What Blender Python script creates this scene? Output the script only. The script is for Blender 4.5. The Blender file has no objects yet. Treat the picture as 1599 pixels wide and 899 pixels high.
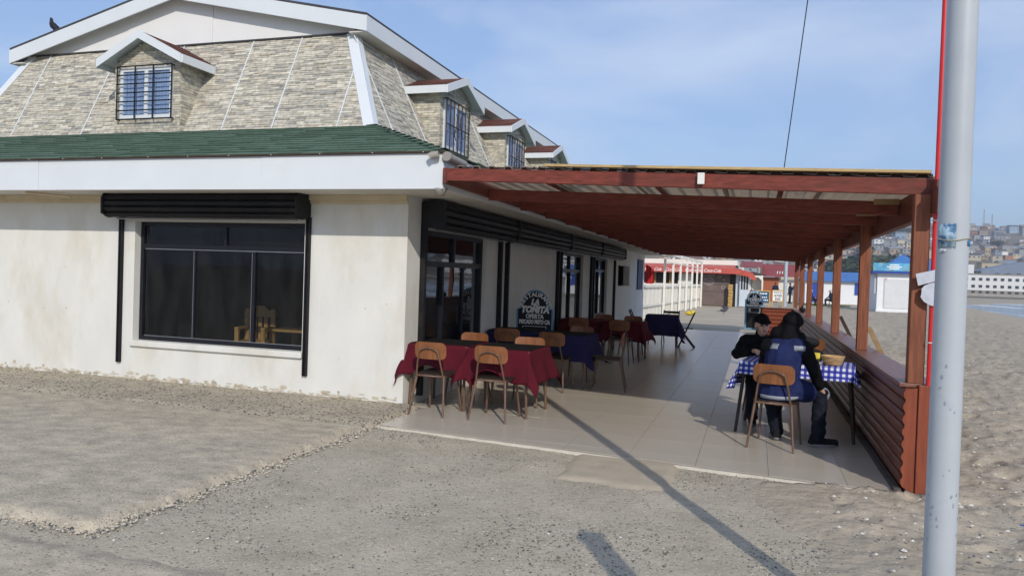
import bpy, bmesh, math, random
from mathutils import Vector, Matrix, noise
random.seed(7)
SC = bpy.context.scene
COL = SC.collection
R = math.radians

# ------------------------------------------------------------------ camera
cam_d = bpy.data.cameras.new('camera')
cam_d.sensor_width = 36.0
cam_d.lens = 36.0 * 1190.0 / 1599.0
cam_d.clip_start = 0.05
cam_d.clip_end = 9000
cam = bpy.data.objects.new('camera', cam_d)
COL.objects.link(cam)
YAW, PITCH, ROLL = R(17.709), R(-0.968), R(-1.9)
mat_cam = Matrix.Rotation(YAW, 4, 'Z') @ Matrix.Rotation(R(90) + PITCH, 4, 'X') @ Matrix.Rotation(-ROLL, 4, 'Z')
cam.matrix_world = Matrix.Translation((0, 0, 1.6)) @ mat_cam
SC.camera = cam

# ------------------------------------------------------------------ world, sun, exposure
SUN_EL, SUN_AZ = 30.3, 151.4            # degrees; azimuth clockwise from +Y
W = bpy.data.worlds.new('World'); SC.world = W; W.use_nodes = True
nt = W.node_tree; nt.nodes.clear()
wo = nt.nodes.new('ShaderNodeOutputWorld'); bg = nt.nodes.new('ShaderNodeBackground')
sky = nt.nodes.new('ShaderNodeTexSky'); sky.sky_type = 'NISHITA'; sky.sun_disc = False
sky.sun_elevation = R(SUN_EL); sky.sun_rotation = R(SUN_AZ)
sky.air_density = 1.0; sky.dust_density = 0.7; sky.ozone_density = 4.0
tc = nt.nodes.new('ShaderNodeTexCoord')
mp = nt.nodes.new('ShaderNodeMapping'); mp.inputs['Scale'].default_value = (1.0, 1.0, 2.6)
n1 = nt.nodes.new('ShaderNodeTexNoise'); n1.inputs['Scale'].default_value = 2.3
n1.inputs['Detail'].default_value = 7; n1.inputs['Roughness'].default_value = 0.52
n1.inputs['Distortion'].default_value = 0.35
cr = nt.nodes.new('ShaderNodeValToRGB')
cr.color_ramp.elements[0].position = 0.44; cr.color_ramp.elements[0].color = (0.0, 0.0, 0.0, 1)
cr.color_ramp.elements[1].position = 0.70; cr.color_ramp.elements[1].color = (0.62, 0.62, 0.62, 1)
mx0 = nt.nodes.new('ShaderNodeMix'); mx0.data_type = 'RGBA'          # thin even veil
mx0.inputs['Factor'].default_value = 0.42; mx0.inputs['B'].default_value = (3.2, 4.3, 6.9, 1)
mx = nt.nodes.new('ShaderNodeMix'); mx.data_type = 'RGBA'            # soft cloud
mx.inputs['B'].default_value = (5.4, 6.1, 7.4, 1)
L = nt.links
L.new(tc.outputs['Generated'], mp.inputs['Vector']); L.new(mp.outputs['Vector'], n1.inputs['Vector'])
L.new(n1.outputs['Fac'], cr.inputs['Fac']); L.new(cr.outputs['Color'], mx.inputs['Factor'])
L.new(sky.outputs['Color'], mx0.inputs['A']); L.new(mx0.outputs['Result'], mx.inputs['A']); L.new(mx.outputs['Result'], bg.inputs['Color'])
bg.inputs['Strength'].default_value = 0.14
L.new(bg.outputs['Background'], wo.inputs['Surface'])

sun_d = bpy.data.lights.new('sun', 'SUN'); sun_d.energy = 3.15; sun_d.angle = R(0.53)
sun_d.color = (1.0, 0.93, 0.83)
sun = bpy.data.objects.new('sun', sun_d); COL.objects.link(sun)
sdir = Vector((math.sin(R(SUN_AZ)) * math.cos(R(SUN_EL)), math.cos(R(SUN_AZ)) * math.cos(R(SUN_EL)), math.sin(R(SUN_EL))))
sun.rotation_euler = sdir.to_track_quat('Z', 'Y').to_euler()
sun.location = (20, -30, 40)
SC.view_settings.view_transform = 'Standard'; SC.view_settings.look = 'None'
SC.view_settings.exposure = 0.0; SC.view_settings.gamma = 1.0
SC.view_settings.use_curve_mapping = False
SC.cycles.max_bounces = 8; SC.cycles.transparent_max_bounces = 12
SC.cycles.volume_bounces = 0

# ------------------------------------------------------------------ materials
MATS = {}
def M(name, base, rough=0.7, var=0.12, scale=6.0, bump=0.0, bscale=None, spec=0.3, metal=0.0, stain=None, stain_scale=1.2,
      stain_lo=0.52, stain_hi=0.72, stretch=None, speck=None, coord='Object', detail=6, bdist=0.01):
    """procedural Principled: colour varied by noise, optional stains (a second colour) and specks, optional bump"""
    if name in MATS: return MATS[name]
    m = bpy.data.materials.new(name); m.use_nodes = True
    t = m.node_tree; N = t.nodes; K = t.links
    p = N['Principled BSDF']
    p.inputs['Roughness'].default_value = rough; p.inputs['Metallic'].default_value = metal
    p.inputs['Specular IOR Level'].default_value = spec
    co = N.new('ShaderNodeTexCoord'); src = co.outputs[coord]
    if stretch:
        mpn = N.new('ShaderNodeMapping'); mpn.inputs['Scale'].default_value = stretch
        K.new(src, mpn.inputs['Vector']); src = mpn.outputs['Vector']
    nz = N.new('ShaderNodeTexNoise'); nz.inputs['Scale'].default_value = scale; nz.inputs['Detail'].default_value = detail
    nz.inputs['Roughness'].default_value = 0.6
    K.new(src, nz.inputs['Vector'])
    mixn = N.new('ShaderNodeMix'); mixn.data_type = 'RGBA'
    lo = [max(0, c * (1 - var)) for c in base]; hi = [min(1, c * (1 + var)) for c in base]
    mr = N.new('ShaderNodeMapRange'); mr.inputs['From Min'].default_value = 0.3; mr.inputs['From Max'].default_value = 0.7
    K.new(nz.outputs['Fac'], mr.inputs['Value'])
    K.new(mr.outputs['Result'], mixn.inputs['Factor'])
    mixn.inputs['A'].default_value = (*lo, 1); mixn.inputs['B'].default_value = (*hi, 1)
    col = mixn.outputs['Result']
    if stain:
        n2 = N.new('ShaderNodeTexNoise'); n2.inputs['Scale'].default_value = stain_scale; n2.inputs['Detail'].default_value = 8
        n2.inputs['Roughness'].default_value = 0.65
        K.new(src, n2.inputs['Vector'])
        r2 = N.new('ShaderNodeMapRange'); r2.inputs['From Min'].default_value = stain_lo; r2.inputs['From Max'].default_value = stain_hi
        r2.inputs['To Max'].default_value = stain[3] if len(stain) > 3 else 0.7
        K.new(n2.outputs['Fac'], r2.inputs['Value'])
        m2 = N.new('ShaderNodeMix'); m2.data_type = 'RGBA'
        K.new(r2.outputs['Result'], m2.inputs['Factor']); K.new(col, m2.inputs['A'])
        m2.inputs['B'].default_value = (*stain[:3], 1); col = m2.outputs['Result']
    if speck:
        for sc_, colr, thr in speck:
            v = N.new('ShaderNodeTexVoronoi'); v.inputs['Scale'].default_value = sc_
            K.new(src, v.inputs['Vector'])
            sep = N.new('ShaderNodeSeparateColor'); K.new(v.outputs['Color'], sep.inputs['Color'])
            a = N.new('ShaderNodeMath'); a.operation = 'GREATER_THAN'; a.inputs[1].default_value = 1 - thr
            K.new(sep.outputs['Red'], a.inputs[0])
            b = N.new('ShaderNodeMath'); b.operation = 'LESS_THAN'; b.inputs[1].default_value = 0.42
            K.new(v.outputs['Distance'], b.inputs[0])
            c = N.new('ShaderNodeMath'); c.operation = 'MULTIPLY'; K.new(a.outputs[0], c.inputs[0]); K.new(b.outputs[0], c.inputs[1])
            m3 = N.new('ShaderNodeMix'); m3.data_type = 'RGBA'
            K.new(c.outputs[0], m3.inputs['Factor']); K.new(col, m3.inputs['A']); m3.inputs['B'].default_value = (*colr, 1)
            col = m3.outputs['Result']
    K.new(col, p.inputs['Base Color'])
    if bump:
        nb = N.new('ShaderNodeTexNoise'); nb.inputs['Scale'].default_value = bscale or scale * 4; nb.inputs['Detail'].default_value = 5
        K.new(src, nb.inputs['Vector'])
        bp = N.new('ShaderNodeBump'); bp.inputs['Strength'].default_value = bump; bp.inputs['Distance'].default_value = bdist
        K.new(nb.outputs['Fac'], bp.inputs['Height']); K.new(bp.outputs['Normal'], p.inputs['Normal'])
    MATS[name] = m
    return m

def glass(name, tint, ior=1.7, rough=0.01, film=0.018):
    m = bpy.data.materials.new(name); m.use_nodes = True
    N = m.node_tree.nodes; K = m.node_tree.links; N.clear()
    o = N.new('ShaderNodeOutputMaterial'); mixs = N.new('ShaderNodeMixShader')
    tr = N.new('ShaderNodeBsdfTransparent'); tr.inputs['Color'].default_value = (*tint, 1)
    gl = N.new('ShaderNodeBsdfGlossy'); gl.inputs['Roughness'].default_value = rough
    gl.inputs['Color'].default_value = (0.92, 0.95, 1.0, 1)
    fr = N.new('ShaderNodeFresnel'); fr.inputs['IOR'].default_value = ior
    nz = N.new('ShaderNodeTexNoise'); nz.inputs['Scale'].default_value = 1.3
    co = N.new('ShaderNodeTexCoord'); K.new(co.outputs['Object'], nz.inputs['Vector'])
    bp = N.new('ShaderNodeBump'); bp.inputs['Strength'].default_value = 0.04; bp.inputs['Distance'].default_value = 0.05
    K.new(nz.outputs['Fac'], bp.inputs['Height']); K.new(bp.outputs['Normal'], gl.inputs['Normal'])
    ge = N.new('ShaderNodeNewGeometry'); iv = N.new('ShaderNodeMath'); iv.operation = 'SUBTRACT'; iv.inputs[0].default_value = 1.0
    K.new(ge.outputs['Backfacing'], iv.inputs[1]); mu = N.new('ShaderNodeMath'); mu.operation = 'MULTIPLY'; K.new(fr.outputs['Fac'], mu.inputs[0]); K.new(iv.outputs[0], mu.inputs[1])
    K.new(mu.outputs[0], mixs.inputs['Fac']); K.new(tr.outputs[0], mixs.inputs[1]); K.new(gl.outputs[0], mixs.inputs[2])
    # a film of salt and smears on the pane
    df = N.new('ShaderNodeBsdfDiffuse'); df.inputs['Color'].default_value = (0.5, 0.5, 0.48, 1)
    mp_ = N.new('ShaderNodeMapping'); mp_.inputs['Scale'].default_value = (1.0, 1.0, 0.35); K.new(co.outputs['Object'], mp_.inputs['Vector'])
    n3 = N.new('ShaderNodeTexNoise'); n3.inputs['Scale'].default_value = 5.0; n3.inputs['Detail'].default_value = 8; K.new(mp_.outputs['Vector'], n3.inputs['Vector'])
    mr = N.new('ShaderNodeMapRange'); mr.inputs['From Min'].default_value = 0.35; mr.inputs['From Max'].default_value = 0.8; mr.inputs['To Max'].default_value = film
    K.new(n3.outputs['Fac'], mr.inputs['Value']); m4 = N.new('ShaderNodeMixShader')
    K.new(mr.outputs['Result'], m4.inputs['Fac']); K.new(mixs.outputs[0], m4.inputs[1]); K.new(df.outputs[0], m4.inputs[2])
    K.new(m4.outputs[0], o.inputs['Surface'])
    MATS[name] = m
    return m

def attr_mat(name, rough=0.8, var=0.15, scale=25, bump=0.3, spec=0.25):
    """colour comes from each piece's own colour attribute, broken up by noise"""
    m = bpy.data.materials.new(name); m.use_nodes = True
    N = m.node_tree.nodes; K = m.node_tree.links; p = N['Principled BSDF']
    p.inputs['Roughness'].default_value = rough; p.inputs['Specular IOR Level'].default_value = spec
    at_ = N.new('ShaderNodeAttribute'); at_.attribute_name = 'piece_colour'
    co = N.new('ShaderNodeTexCoord'); nz = N.new('ShaderNodeTexNoise'); nz.inputs['Scale'].default_value = scale
    nz.inputs['Detail'].default_value = 5
    K.new(co.outputs['Object'], nz.inputs['Vector'])
    mr = N.new('ShaderNodeMapRange'); mr.inputs['From Min'].default_value = 0.3; mr.inputs['From Max'].default_value = 0.7
    mr.inputs['To Min'].default_value = 1 - var; mr.inputs['To Max'].default_value = 1 + var
    K.new(nz.outputs['Fac'], mr.inputs['Value'])
    mu = N.new('ShaderNodeVectorMath'); mu.operation = 'SCALE'
    K.new(at_.outputs['Color'], mu.inputs[0]); K.new(mr.outputs['Result'], mu.inputs['Scale'])
    K.new(mu.outputs['Vector'], p.inputs['Base Color'])
    if bump:
        bp = N.new('ShaderNodeBump'); bp.inputs['Strength'].default_value = bump; bp.inputs['Distance'].default_value = 0.004
        n2 = N.new('ShaderNodeTexNoise'); n2.inputs['Scale'].default_value = scale * 3; K.new(co.outputs['Object'], n2.inputs['Vector'])
        K.new(n2.outputs['Fac'], bp.inputs['Height']); K.new(bp.outputs['Normal'], p.inputs['Normal'])
    MATS[name] = m
    return m

def wood_mat(name, base, rough=0.55, var=0.3, axis='X', spec=0.3, stain=None):
    s = {'X': (1.2, 14, 14), 'Y': (14, 1.2, 14), 'Z': (14, 14, 1.2)}[axis]
    return M(name, base, rough, var, 3.0, bump=0.25, bscale=6, stretch=s, spec=spec, stain=stain, stain_scale=0.5, bdist=0.003)

# ------------------------------------------------------------------ mesh builder
class B:
    def __init__(s): s.v = []; s.f = []; s.m = []; s.c = []; s.smooth = set(); s.mi = 0; s.col = None; s.uv = None
    def add(s, vs, fs, smooth=False):
        o = len(s.v); s.v += [tuple(p) for p in vs]
        for f in fs:
            if smooth: s.smooth.add(len(s.f))
            s.f.append(tuple(i + o for i in f)); s.m.append(s.mi); s.c.append(s.col)
        return s
    def box(s, x0, x1, y0, y1, z0, z1):
        if x0 > x1: x0, x1 = x1, x0
        if y0 > y1: y0, y1 = y1, y0
        if z0 > z1: z0, z1 = z1, z0
        return s.add([(x0,y0,z0),(x1,y0,z0),(x1,y1,z0),(x0,y1,z0),(x0,y0,z1),(x1,y0,z1),(x1,y1,z1),(x0,y1,z1)],
                     [(3,2,1,0),(4,5,6,7),(0,1,5,4),(1,2,6,5),(2,3,7,6),(3,0,4,7)])
    def obox(s, o, u, v, w):
        """box from corner o with edge vectors u, v, w"""
        o, u, v, w = Vector(o), Vector(u), Vector(v), Vector(w)
        if u.cross(v).dot(w) < 0: u, v = v, u
        return s.add([o, o+u, o+u+v, o+v, o+w, o+u+w, o+u+v+w, o+v+w],
                     [(3,2,1,0),(4,5,6,7),(0,1,5,4),(1,2,6,5),(2,3,7,6),(3,0,4,7)])
    def beam(s, a, b, wd, ht, up=(0,0,1)):
        """bar from a to b; a,b at the centre of the section"""
        a, b = Vector(a), Vector(b); d = (b - a).normalized(); side = d.cross(Vector(up)).normalized(); u2 = side.cross(d)
        return s.obox(a - side*wd/2 - u2*ht/2, b - a, side*wd, u2*ht)
    def prism(s, poly, w):
        """extrude a planar polygon (3d points) by vector w"""
        w = Vector(w); P = [Vector(p) for p in poly]; n = len(P)
        nrm = Vector((0,0,0))
        for i in range(n): nrm += P[i].cross(P[(i+1) % n])
        if nrm.dot(w) > 0: P.reverse()
        return s.add(P + [p + w for p in P], [tuple(range(n)), tuple(range(2*n-1, n-1, -1))] +
                     [((i+1) % n, i, i+n, (i+1) % n + n) for i in range(n)])
    def tube(s, pts, r, seg=8, r1=None, caps=True):
        P = [Vector(p) for p in pts]; n = len(P); rings = []
        up = Vector((0,0,1))
        for i in range(n):
            d = (P[min(i+1, n-1)] - P[max(i-1, 0)]).normalized()
            a = d.cross(up)
            if a.length < 0.05: a = d.cross(Vector((0,1,0)))
            a.normalize(); b = a.cross(d)
            rr = r if r1 is None else r + (r1 - r) * i / max(1, n-1)
            if isinstance(r, (list, tuple)): rr = r[i]
            rings.append([P[i] + a*rr*math.cos(t) + b*rr*math.sin(t) for t in [2*math.pi*k/seg for k in range(seg)]])
        vs = [p for rg in rings for p in rg]; fs = []
        for i in range(n-1):
            for k in range(seg):
                k2 = (k+1) % seg
                fs.append((i*seg+k2, i*seg+k, (i+1)*seg+k, (i+1)*seg+k2))
        s.add(vs, fs, True)
        if caps:
            s.add(rings[0], [tuple(range(seg))]); s.add(rings[-1], [tuple(range(seg-1, -1, -1))])
        return s
    def lathe(s, prof, c=(0,0,0), seg=20, smooth=True):
        """profile of (r, z) turned about a vertical axis at c"""
        vs = []; fs = []; n = len(prof)
        for r, z in prof:
            for k in range(seg):
                t = 2*math.pi*k/seg; vs.append((c[0]+r*math.cos(t), c[1]+r*math.sin(t), c[2]+z))
        for i in range(n-1):
            for k in range(seg):
                k2 = (k+1) % seg; fs.append((i*seg+k, i*seg+k2, (i+1)*seg+k2, (i+1)*seg+k))
        return s.add(vs, fs, smooth)
    def ell(s, c, rad, rot=None, seg=12, rings=8):
        c = Vector(c); vs = []; fs = []
        rot = rot or Matrix.Identity(3)
        vs.append(c + rot @ Vector((0,0,-rad[2])))
        for i in range(1, rings):
            ph = -math.pi/2 + math.pi*i/rings
            for k in range(seg):
                t = 2*math.pi*k/seg
                vs.append(c + rot @ Vector((rad[0]*math.cos(ph)*math.cos(t), rad[1]*math.cos(ph)*math.sin(t), rad[2]*math.sin(ph))))
        vs.append(c + rot @ Vector((0,0,rad[2])))
        for k in range(seg):
            k2 = (k+1) % seg; fs.append((0, 1+k2, 1+k)); top = len(vs)-1; b0 = 1+(rings-2)*seg; fs.append((top, b0+k, b0+k2))
        for i in range(rings-2):
            for k in range(seg):
                k2 = (k+1) % seg; fs.append((1+i*seg+k, 1+i*seg+k2, 1+(i+1)*seg+k2, 1+(i+1)*seg+k))
        return s.add(vs, fs, True)
    def capsule(s, a, b, ra, rb, seg=12, cap=4):
        a, b = Vector(a), Vector(b); d = b - a
        d = d.normalized() if d.length > 1e-6 else Vector((0,0,1))
        pts = []; rs = []
        for i in range(cap):
            t = math.pi/2 * (1 - i/cap); pts.append(a - d*ra*math.sin(t)); rs.append(max(ra*math.cos(t), 1e-4))
        pts += [a, b]; rs += [ra, rb]
        for i in range(1, cap+1):
            t = math.pi/2 * i/cap; pts.append(b + d*rb*math.sin(t)); rs.append(max(rb*math.cos(t), 1e-4))
        return s.tube(pts, rs, seg)
    def mesh(s, name, mats):
        me = bpy.data.meshes.new(name); me.from_pydata(s.v, [], s.f); me.update()
        for m in (mats if isinstance(mats, (list, tuple)) else [mats]): me.materials.append(m)
        if any(s.m): me.polygons.foreach_set('material_index', s.m)
        if s.smooth:
            me.polygons.foreach_set('use_smooth', [i in s.smooth for i in range(len(s.f))])
        if any(c is not None for c in s.c):
            ca = me.color_attributes.new('piece_colour', 'FLOAT_COLOR', 'CORNER'); arr = []
            for i, f in enumerate(s.f):
                c = s.c[i] or (0.5, 0.5, 0.5); arr += list((*c, 1.0)) * len(f)
            ca.data.foreach_set('color', arr)
        if s.uv:
            ul = me.uv_layers.new(name='UVMap'); arr = []
            for f in s.f:
                for i in f: arr += list(s.uv[i])
            ul.data.foreach_set('uv', arr)
        return me
    def build(s, name, mats, parent=None, bevel=0, world=True):
        return link(name, s.mesh(name, mats), parent, bevel, world)

def link(name, me, parent=None, bevel=0, world=True):
    o = bpy.data.objects.new(name, me); COL.objects.link(o)
    if parent is not None:
        o.parent = parent
        if world and parent.type == 'EMPTY': o.location = -Vector(parent.location)
    if bevel:
        md = o.modifiers.new('bevel', 'BEVEL'); md.width = bevel; md.segments = 2; md.limit_method = 'ANGLE'; md.angle_limit = R(40)
    return o
def tag(o, label, cat, group=None):
    o['label'] = label; o['category'] = cat
    if group: o['group'] = group
    return o
def thing(name, label, cat, loc=(0,0,0), rz=0.0, group=None):
    o = bpy.data.objects.new(name, None); COL.objects.link(o); o.empty_display_size = 0.2
    o.location = loc; o.rotation_euler = (0, 0, rz)
    return tag(o, label, cat, group)
def struct(o, kind='structure'):
    o['kind'] = kind; return o
def copy_tree(o, parent=None, loc=None, rz=None, label=None, group=None):
    c = o.copy(); COL.objects.link(c); c.parent = parent
    if loc is not None: c.location = loc
    if rz is not None: c.rotation_euler = (0, 0, rz)
    if label: c['label'] = label
    if group: c['group'] = group
    for ch in [k for k in ALLCH.get(o.name, [])]:
        copy_tree(ch, c)
    return c
ALLCH = {}
def note_children(root):
    """remember a prototype's children once, so that copying needs no scan of the scene"""
    ch = list(root.children); ALLCH[root.name] = ch
    for k in ch: note_children(k)
def text_mesh(txt, size, extrude=0.003, shear=0.0, align='CENTER', bold=0.0, space=1.0):
    cu = bpy.data.curves.new('lettering', 'FONT'); cu.body = txt; cu.size = size; cu.extrude = extrude; cu.shear = shear
    cu.align_x = align; cu.offset = bold; cu.space_character = space; cu.resolution_u = 3
    ob = bpy.data.objects.new('lettering', cu); COL.objects.link(ob)
    dg = bpy.context.evaluated_depsgraph_get(); me = bpy.data.meshes.new_from_object(ob.evaluated_get(dg))
    bpy.data.objects.remove(ob); bpy.data.curves.remove(cu)
    return me
def text_into(b, txt, size, mtx, **k):
    me = text_mesh(txt, size, **k)
    b.add([mtx @ v.co for v in me.vertices], [tuple(p.vertices) for p in me.polygons]); bpy.data.meshes.remove(me)
def smooth01(t):
    t = max(0.0, min(1.0, t)); return t*t*(3-2*t)
def nz(x, y, z=0.0): return noise.noise((x, y, z))

# ------------------------------------------------------------------ terrain, sand, concrete, sea
def shore(y): return 24 + 0.115*(y - 60) if y < 170 else 36.6 + 0.9*(y-170)
def H(x, y):
    """height of the land: flat beach, falling to the sea on the right, a hill behind the bay"""
    z = 0.0
    if y > 12 or x > 12:
        d = x - shore(y) if y < 205 else -40
        d = min(d, (205 - y) * 0.5 + 0.02*x)
        z = -1.2 * smooth01((d + 12) / 13.0) - 2.0 * smooth01((d - 1) / 20.0)
        if y >= 150: z = min(z, -1.05 * smooth01((y - 150)/55.0) * smooth01((x - 12)/25.0))
    if y > 120:
        q = x / y
        st = 300 + 165 * smooth01((q - 0.165) / 0.05)
        h = smooth01((y - st) / (1250 - st))
        lin = max(0.0, min(1.0, (y - st) / (1150 - st)))
        n = nz(x*0.006, y*0.006, 3.1)*9 + nz(x*0.02, y*0.02, 8.0)*3
        top = 86 + 7*nz(x*0.0025, 1.7, 4.0)
        z += (0.35*h + 0.65*lin) * top + n * min(1.0, lin*4)
    return z

m_sand = M('sand', (0.41, 0.35, 0.265), 0.95, 0.16, 1.5, bump=1.0, bscale=9, spec=0.1, stain=(0.28, 0.25, 0.21, 0.6), stain_scale=3.0,
           speck=[(70, (0.62, 0.58, 0.5), 0.02), (60, (0.12, 0.11, 0.10), 0.04)], bdist=0.03)
m_hill = M('dry_hill', (0.20, 0.17, 0.125), 0.95, 0.35, 0.03, spec=0.05, stain=(0.07, 0.085, 0.04, 0.8), stain_scale=0.02)
b = B()
radii = [0.0, 2, 4, 7, 11, 16, 22, 30, 40, 52, 66, 82, 100, 120, 142, 166, 190, 215, 245, 280, 320, 360, 400, 440, 480, 520, 570, 620, 680, 740, 800,
         870, 940, 1010, 1080, 1150, 1250, 1400, 1700, 2300, 3400, 5000]
azs = [-180 + 6*i for i in range(26)] + [-24 + 0.75*i for i in range(100)] + [51 + 6*i for i in range(22)]
azs = [a for a in azs if a < 180]
na = len(azs)
for r_ in radii:
    for a in azs:
        x, y = r_*math.sin(R(a)), r_*math.cos(R(a))
        b.v.append((x, y, H(x, y) - 0.06))
for i in range(len(radii)-1):
    for k in range(na):
        k2 = (k+1) % na
        p = [i*na+k, i*na+k2, (i+1)*na+k2, (i+1)*na+k]
        if i == 0: p = [k, (i+1)*na+k2, (i+1)*na+k]
        c = b.v[p[1]]
        b.mi = 1 if (c[1] > 290) else 0
        b.f.append(tuple(reversed(p))); b.m.append(b.mi); b.c.append(None); b.smooth.add(len(b.f)-1)
struct(b.build('ground', [m_sand, m_hill]))

# near sand, trodden into dents, drifting onto the concrete
def sand_edge(y): return 0.55 + 0.35*nz(y*0.9, 2.0) - 0.10*(y - 4.0) if y < 6.55 else 1.36
b = B(); NA = 300; rr = 2.2; rows = []
azl = [-12 + 14.0*k/40 for k in range(40)] + [2 + 28.0*k/260 for k in range(261)]
while rr < 90: rows.append(rr); rr *= 1.0062 if rr < 22 else 1.014
for r_ in rows:
    for a in azl:
        x, y = r_*math.sin(R(a)), r_*math.cos(R(a))
        e = x - sand_edge(y)
        fl = 1.0 if r_ < 30 else 1.5
        n = nz(x*2.6, y*2.6, 1.0)*0.034 + nz(x*6.6, y*6.6, 4.0)*0.034 + nz(x*13, y*13, 2.0)*0.010 + nz(x*0.6, y*0.6, 7.0)*0.03
        dn = noise.voronoi((x*3.3, y*3.3, 0.0))[0][0] if r_ < 30 else 1.0
        n -= 0.06 * max(0.0, 0.38 - dn) * 3
        if y < 6.55: base = max(-0.05, min(0.02, e*0.06))
        else: base = 0.015 if x > 1.36 else -0.10
        if base < -0.09: z = -0.1
        else: z = base + n * min(1.0, max(0.05, (e + 0.1)*1.4)) * fl
        if r_ > 60: z = z * (90 - r_)/30.0 - 0.055*(r_-60)/30.0
        if x > 12 or y > 12: z += H(x, y)
        if y > 12 and x < 1.36: z = -0.10
        b.v.append((x, y, z))
w_ = NA+1
for i in range(len(rows)-1):
    for k in range(NA):
        p = (i*w_+k, (i+1)*w_+k, (i+1)*w_+k+1, i*w_+k+1)
        if max(b.v[q][2] for q in p) <= -0.095: continue
        b.f.append(tuple(reversed(p))); b.m.append(0); b.c.append(None); b.smooth.add(len(b.f)-1)
struct(b.build('sand', m_sand))

# concrete apron in front of the house
m_apron = M('worn_concrete', (0.43, 0.375, 0.28), 0.9, 0.17, 2.2, bump=0.7, bscale=28, spec=0.15, stain=(0.52, 0.46, 0.365, 0.75), stain_scale=1.2,
            stain_lo=0.45, stain_hi=0.75, speck=[(46, (0.19, 0.18, 0.16), 0.06), (85, (0.23, 0.21, 0.18), 0.2), (70, (0.57, 0.52, 0.43), 0.14)], bdist=0.012)
m_slab = M('slab_concrete', (0.50, 0.43, 0.32), 0.92, 0.18, 5.0, bump=0.9, bscale=9, spec=0.12, stain=(0.33, 0.29, 0.225, 0.85), stain_scale=5.5,
           stain_lo=0.42, stain_hi=0.66, stretch=(0.9, 1.25, 1), speck=[(55, (0.21, 0.19, 0.16), 0.10), (95, (0.24, 0.215, 0.18), 0.22), (80, (0.60, 0.54, 0.43), 0.14)], bdist=0.012)
m_strip = M('pebbled_concrete', (0.43, 0.375, 0.285), 0.95, 0.15, 2.5, bump=1.0, bscale=30, spec=0.1,
            speck=[(30, (0.10, 0.095, 0.085), 0.30), (42, (0.16, 0.15, 0.13), 0.22), (36, (0.46, 0.42, 0.35), 0.12)], bdist=0.02)
m_patch = M('mortar_patch', (0.44, 0.375, 0.28), 0.95, 0.1, 5, bump=0.5, bscale=40, spec=0.1)
def sheet(x0, x1, y0, y1, st, fz, keep=None):
    bb = B(); nx = max(1, int((x1-x0)/st)); ny = max(1, int((y1-y0)/st))
    for j in range(ny+1):
        for i in range(nx+1):
            x = x0 + (x1-x0)*i/nx; y = y0 + (y1-y0)*j/ny
            bb.v.append((x, y, fz(x, y)))
    for j in range(ny):
        for i in range(nx):
            q = (j*(nx+1)+i, j*(nx+1)+i+1, (j+1)*(nx+1)+i+1, (j+1)*(nx+1)+i)
            if keep:
                cx = sum(bb.v[k][0] for k in q)/4; cy = sum(bb.v[k][1] for k in q)/4
                if not keep(cx, cy): continue
            bb.f.append(q); bb.m.append(0); bb.c.append(None); bb.smooth.add(len(bb.f)-1)
    return bb
def front_y(x): return 7.05 - (x + 3.65)*0.112       # the skewed front edge of the terrace
struct(sheet(-15, 2.2, -4, 7.25, 0.06, lambda x, y: -0.012 + 0.007*nz(x*2, y*2) + 0.006*nz(x*7, y*7, 2),
             lambda x, y: y < front_y(x) + 0.1).build('concrete_apron', m_apron))
def slab_r(y): return -3.66 + 0.05*nz(y*2.2, 5.0) + 0.03*nz(y*9, 1.0)
def slab_f(x): return 3.50 + 0.05*nz(x*1.7, 9.0) + 0.03*nz(x*8, 3.0)
b = sheet(-15, -3.5, 3.3, 6.78, 0.05, lambda x, y: 0.045 + 0.006*nz(x*1.5, y*1.5) - 0.085*smooth01(1 - (slab_r(y) - x)/0.10)**2 - 0.085*smooth01(1 - (y - slab_f(x))/0.10)**2,
          lambda x, y: x < slab_r(y) + 0.03 and y > slab_f(x) - 0.03)
struct(b.build('concrete_slab', m_slab))
b = sheet(-15, -3.6, 6.72, 8.13, 0.04, lambda x, y: 0.03 + 0.025*smooth01((y-6.8)/0.2) + 0.010*nz(x*14, y*14) + 0.008*nz(x*4, y*4) - 0.10*smooth01(1 - (slab_r(y) + 0.02 - x)/0.10)**2,
          lambda x, y: x < slab_r(y) + 0.02 and (y > 6.76 + 0.05*nz(x*1.2, 4)))
struct(b.build('pebble_strip', m_strip))
b = sheet(-15, -2.3, -4, 3.42, 0.06, lambda x, y: 0.016 + 0.004*nz(x*2, y*2) - 0.03*smooth01((y - 3.22 + 0.05*nz(x*3, 1))/0.12) - 0.03*smooth01((x + 2.62)/0.2),
          lambda x, y: y < 3.38)
struct(b.build('foreground_slab', m_slab))
b = sheet(-1.55, -0.5, 5.72, 6.72, 0.04, lambda x, y: 0.012 + 0.004*nz(x*6, y*6) - 0.03*smooth01(1 - min(x + 1.5 + 0.06*nz(y*4, 2), -0.55 + 0.08*nz(y*3, 7) - x, y - 5.85 + 0.1*nz(x*3, 1))/0.08),
          lambda x, y: y < front_y(x))
struct(b.build('mortar_patch', m_patch))

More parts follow.
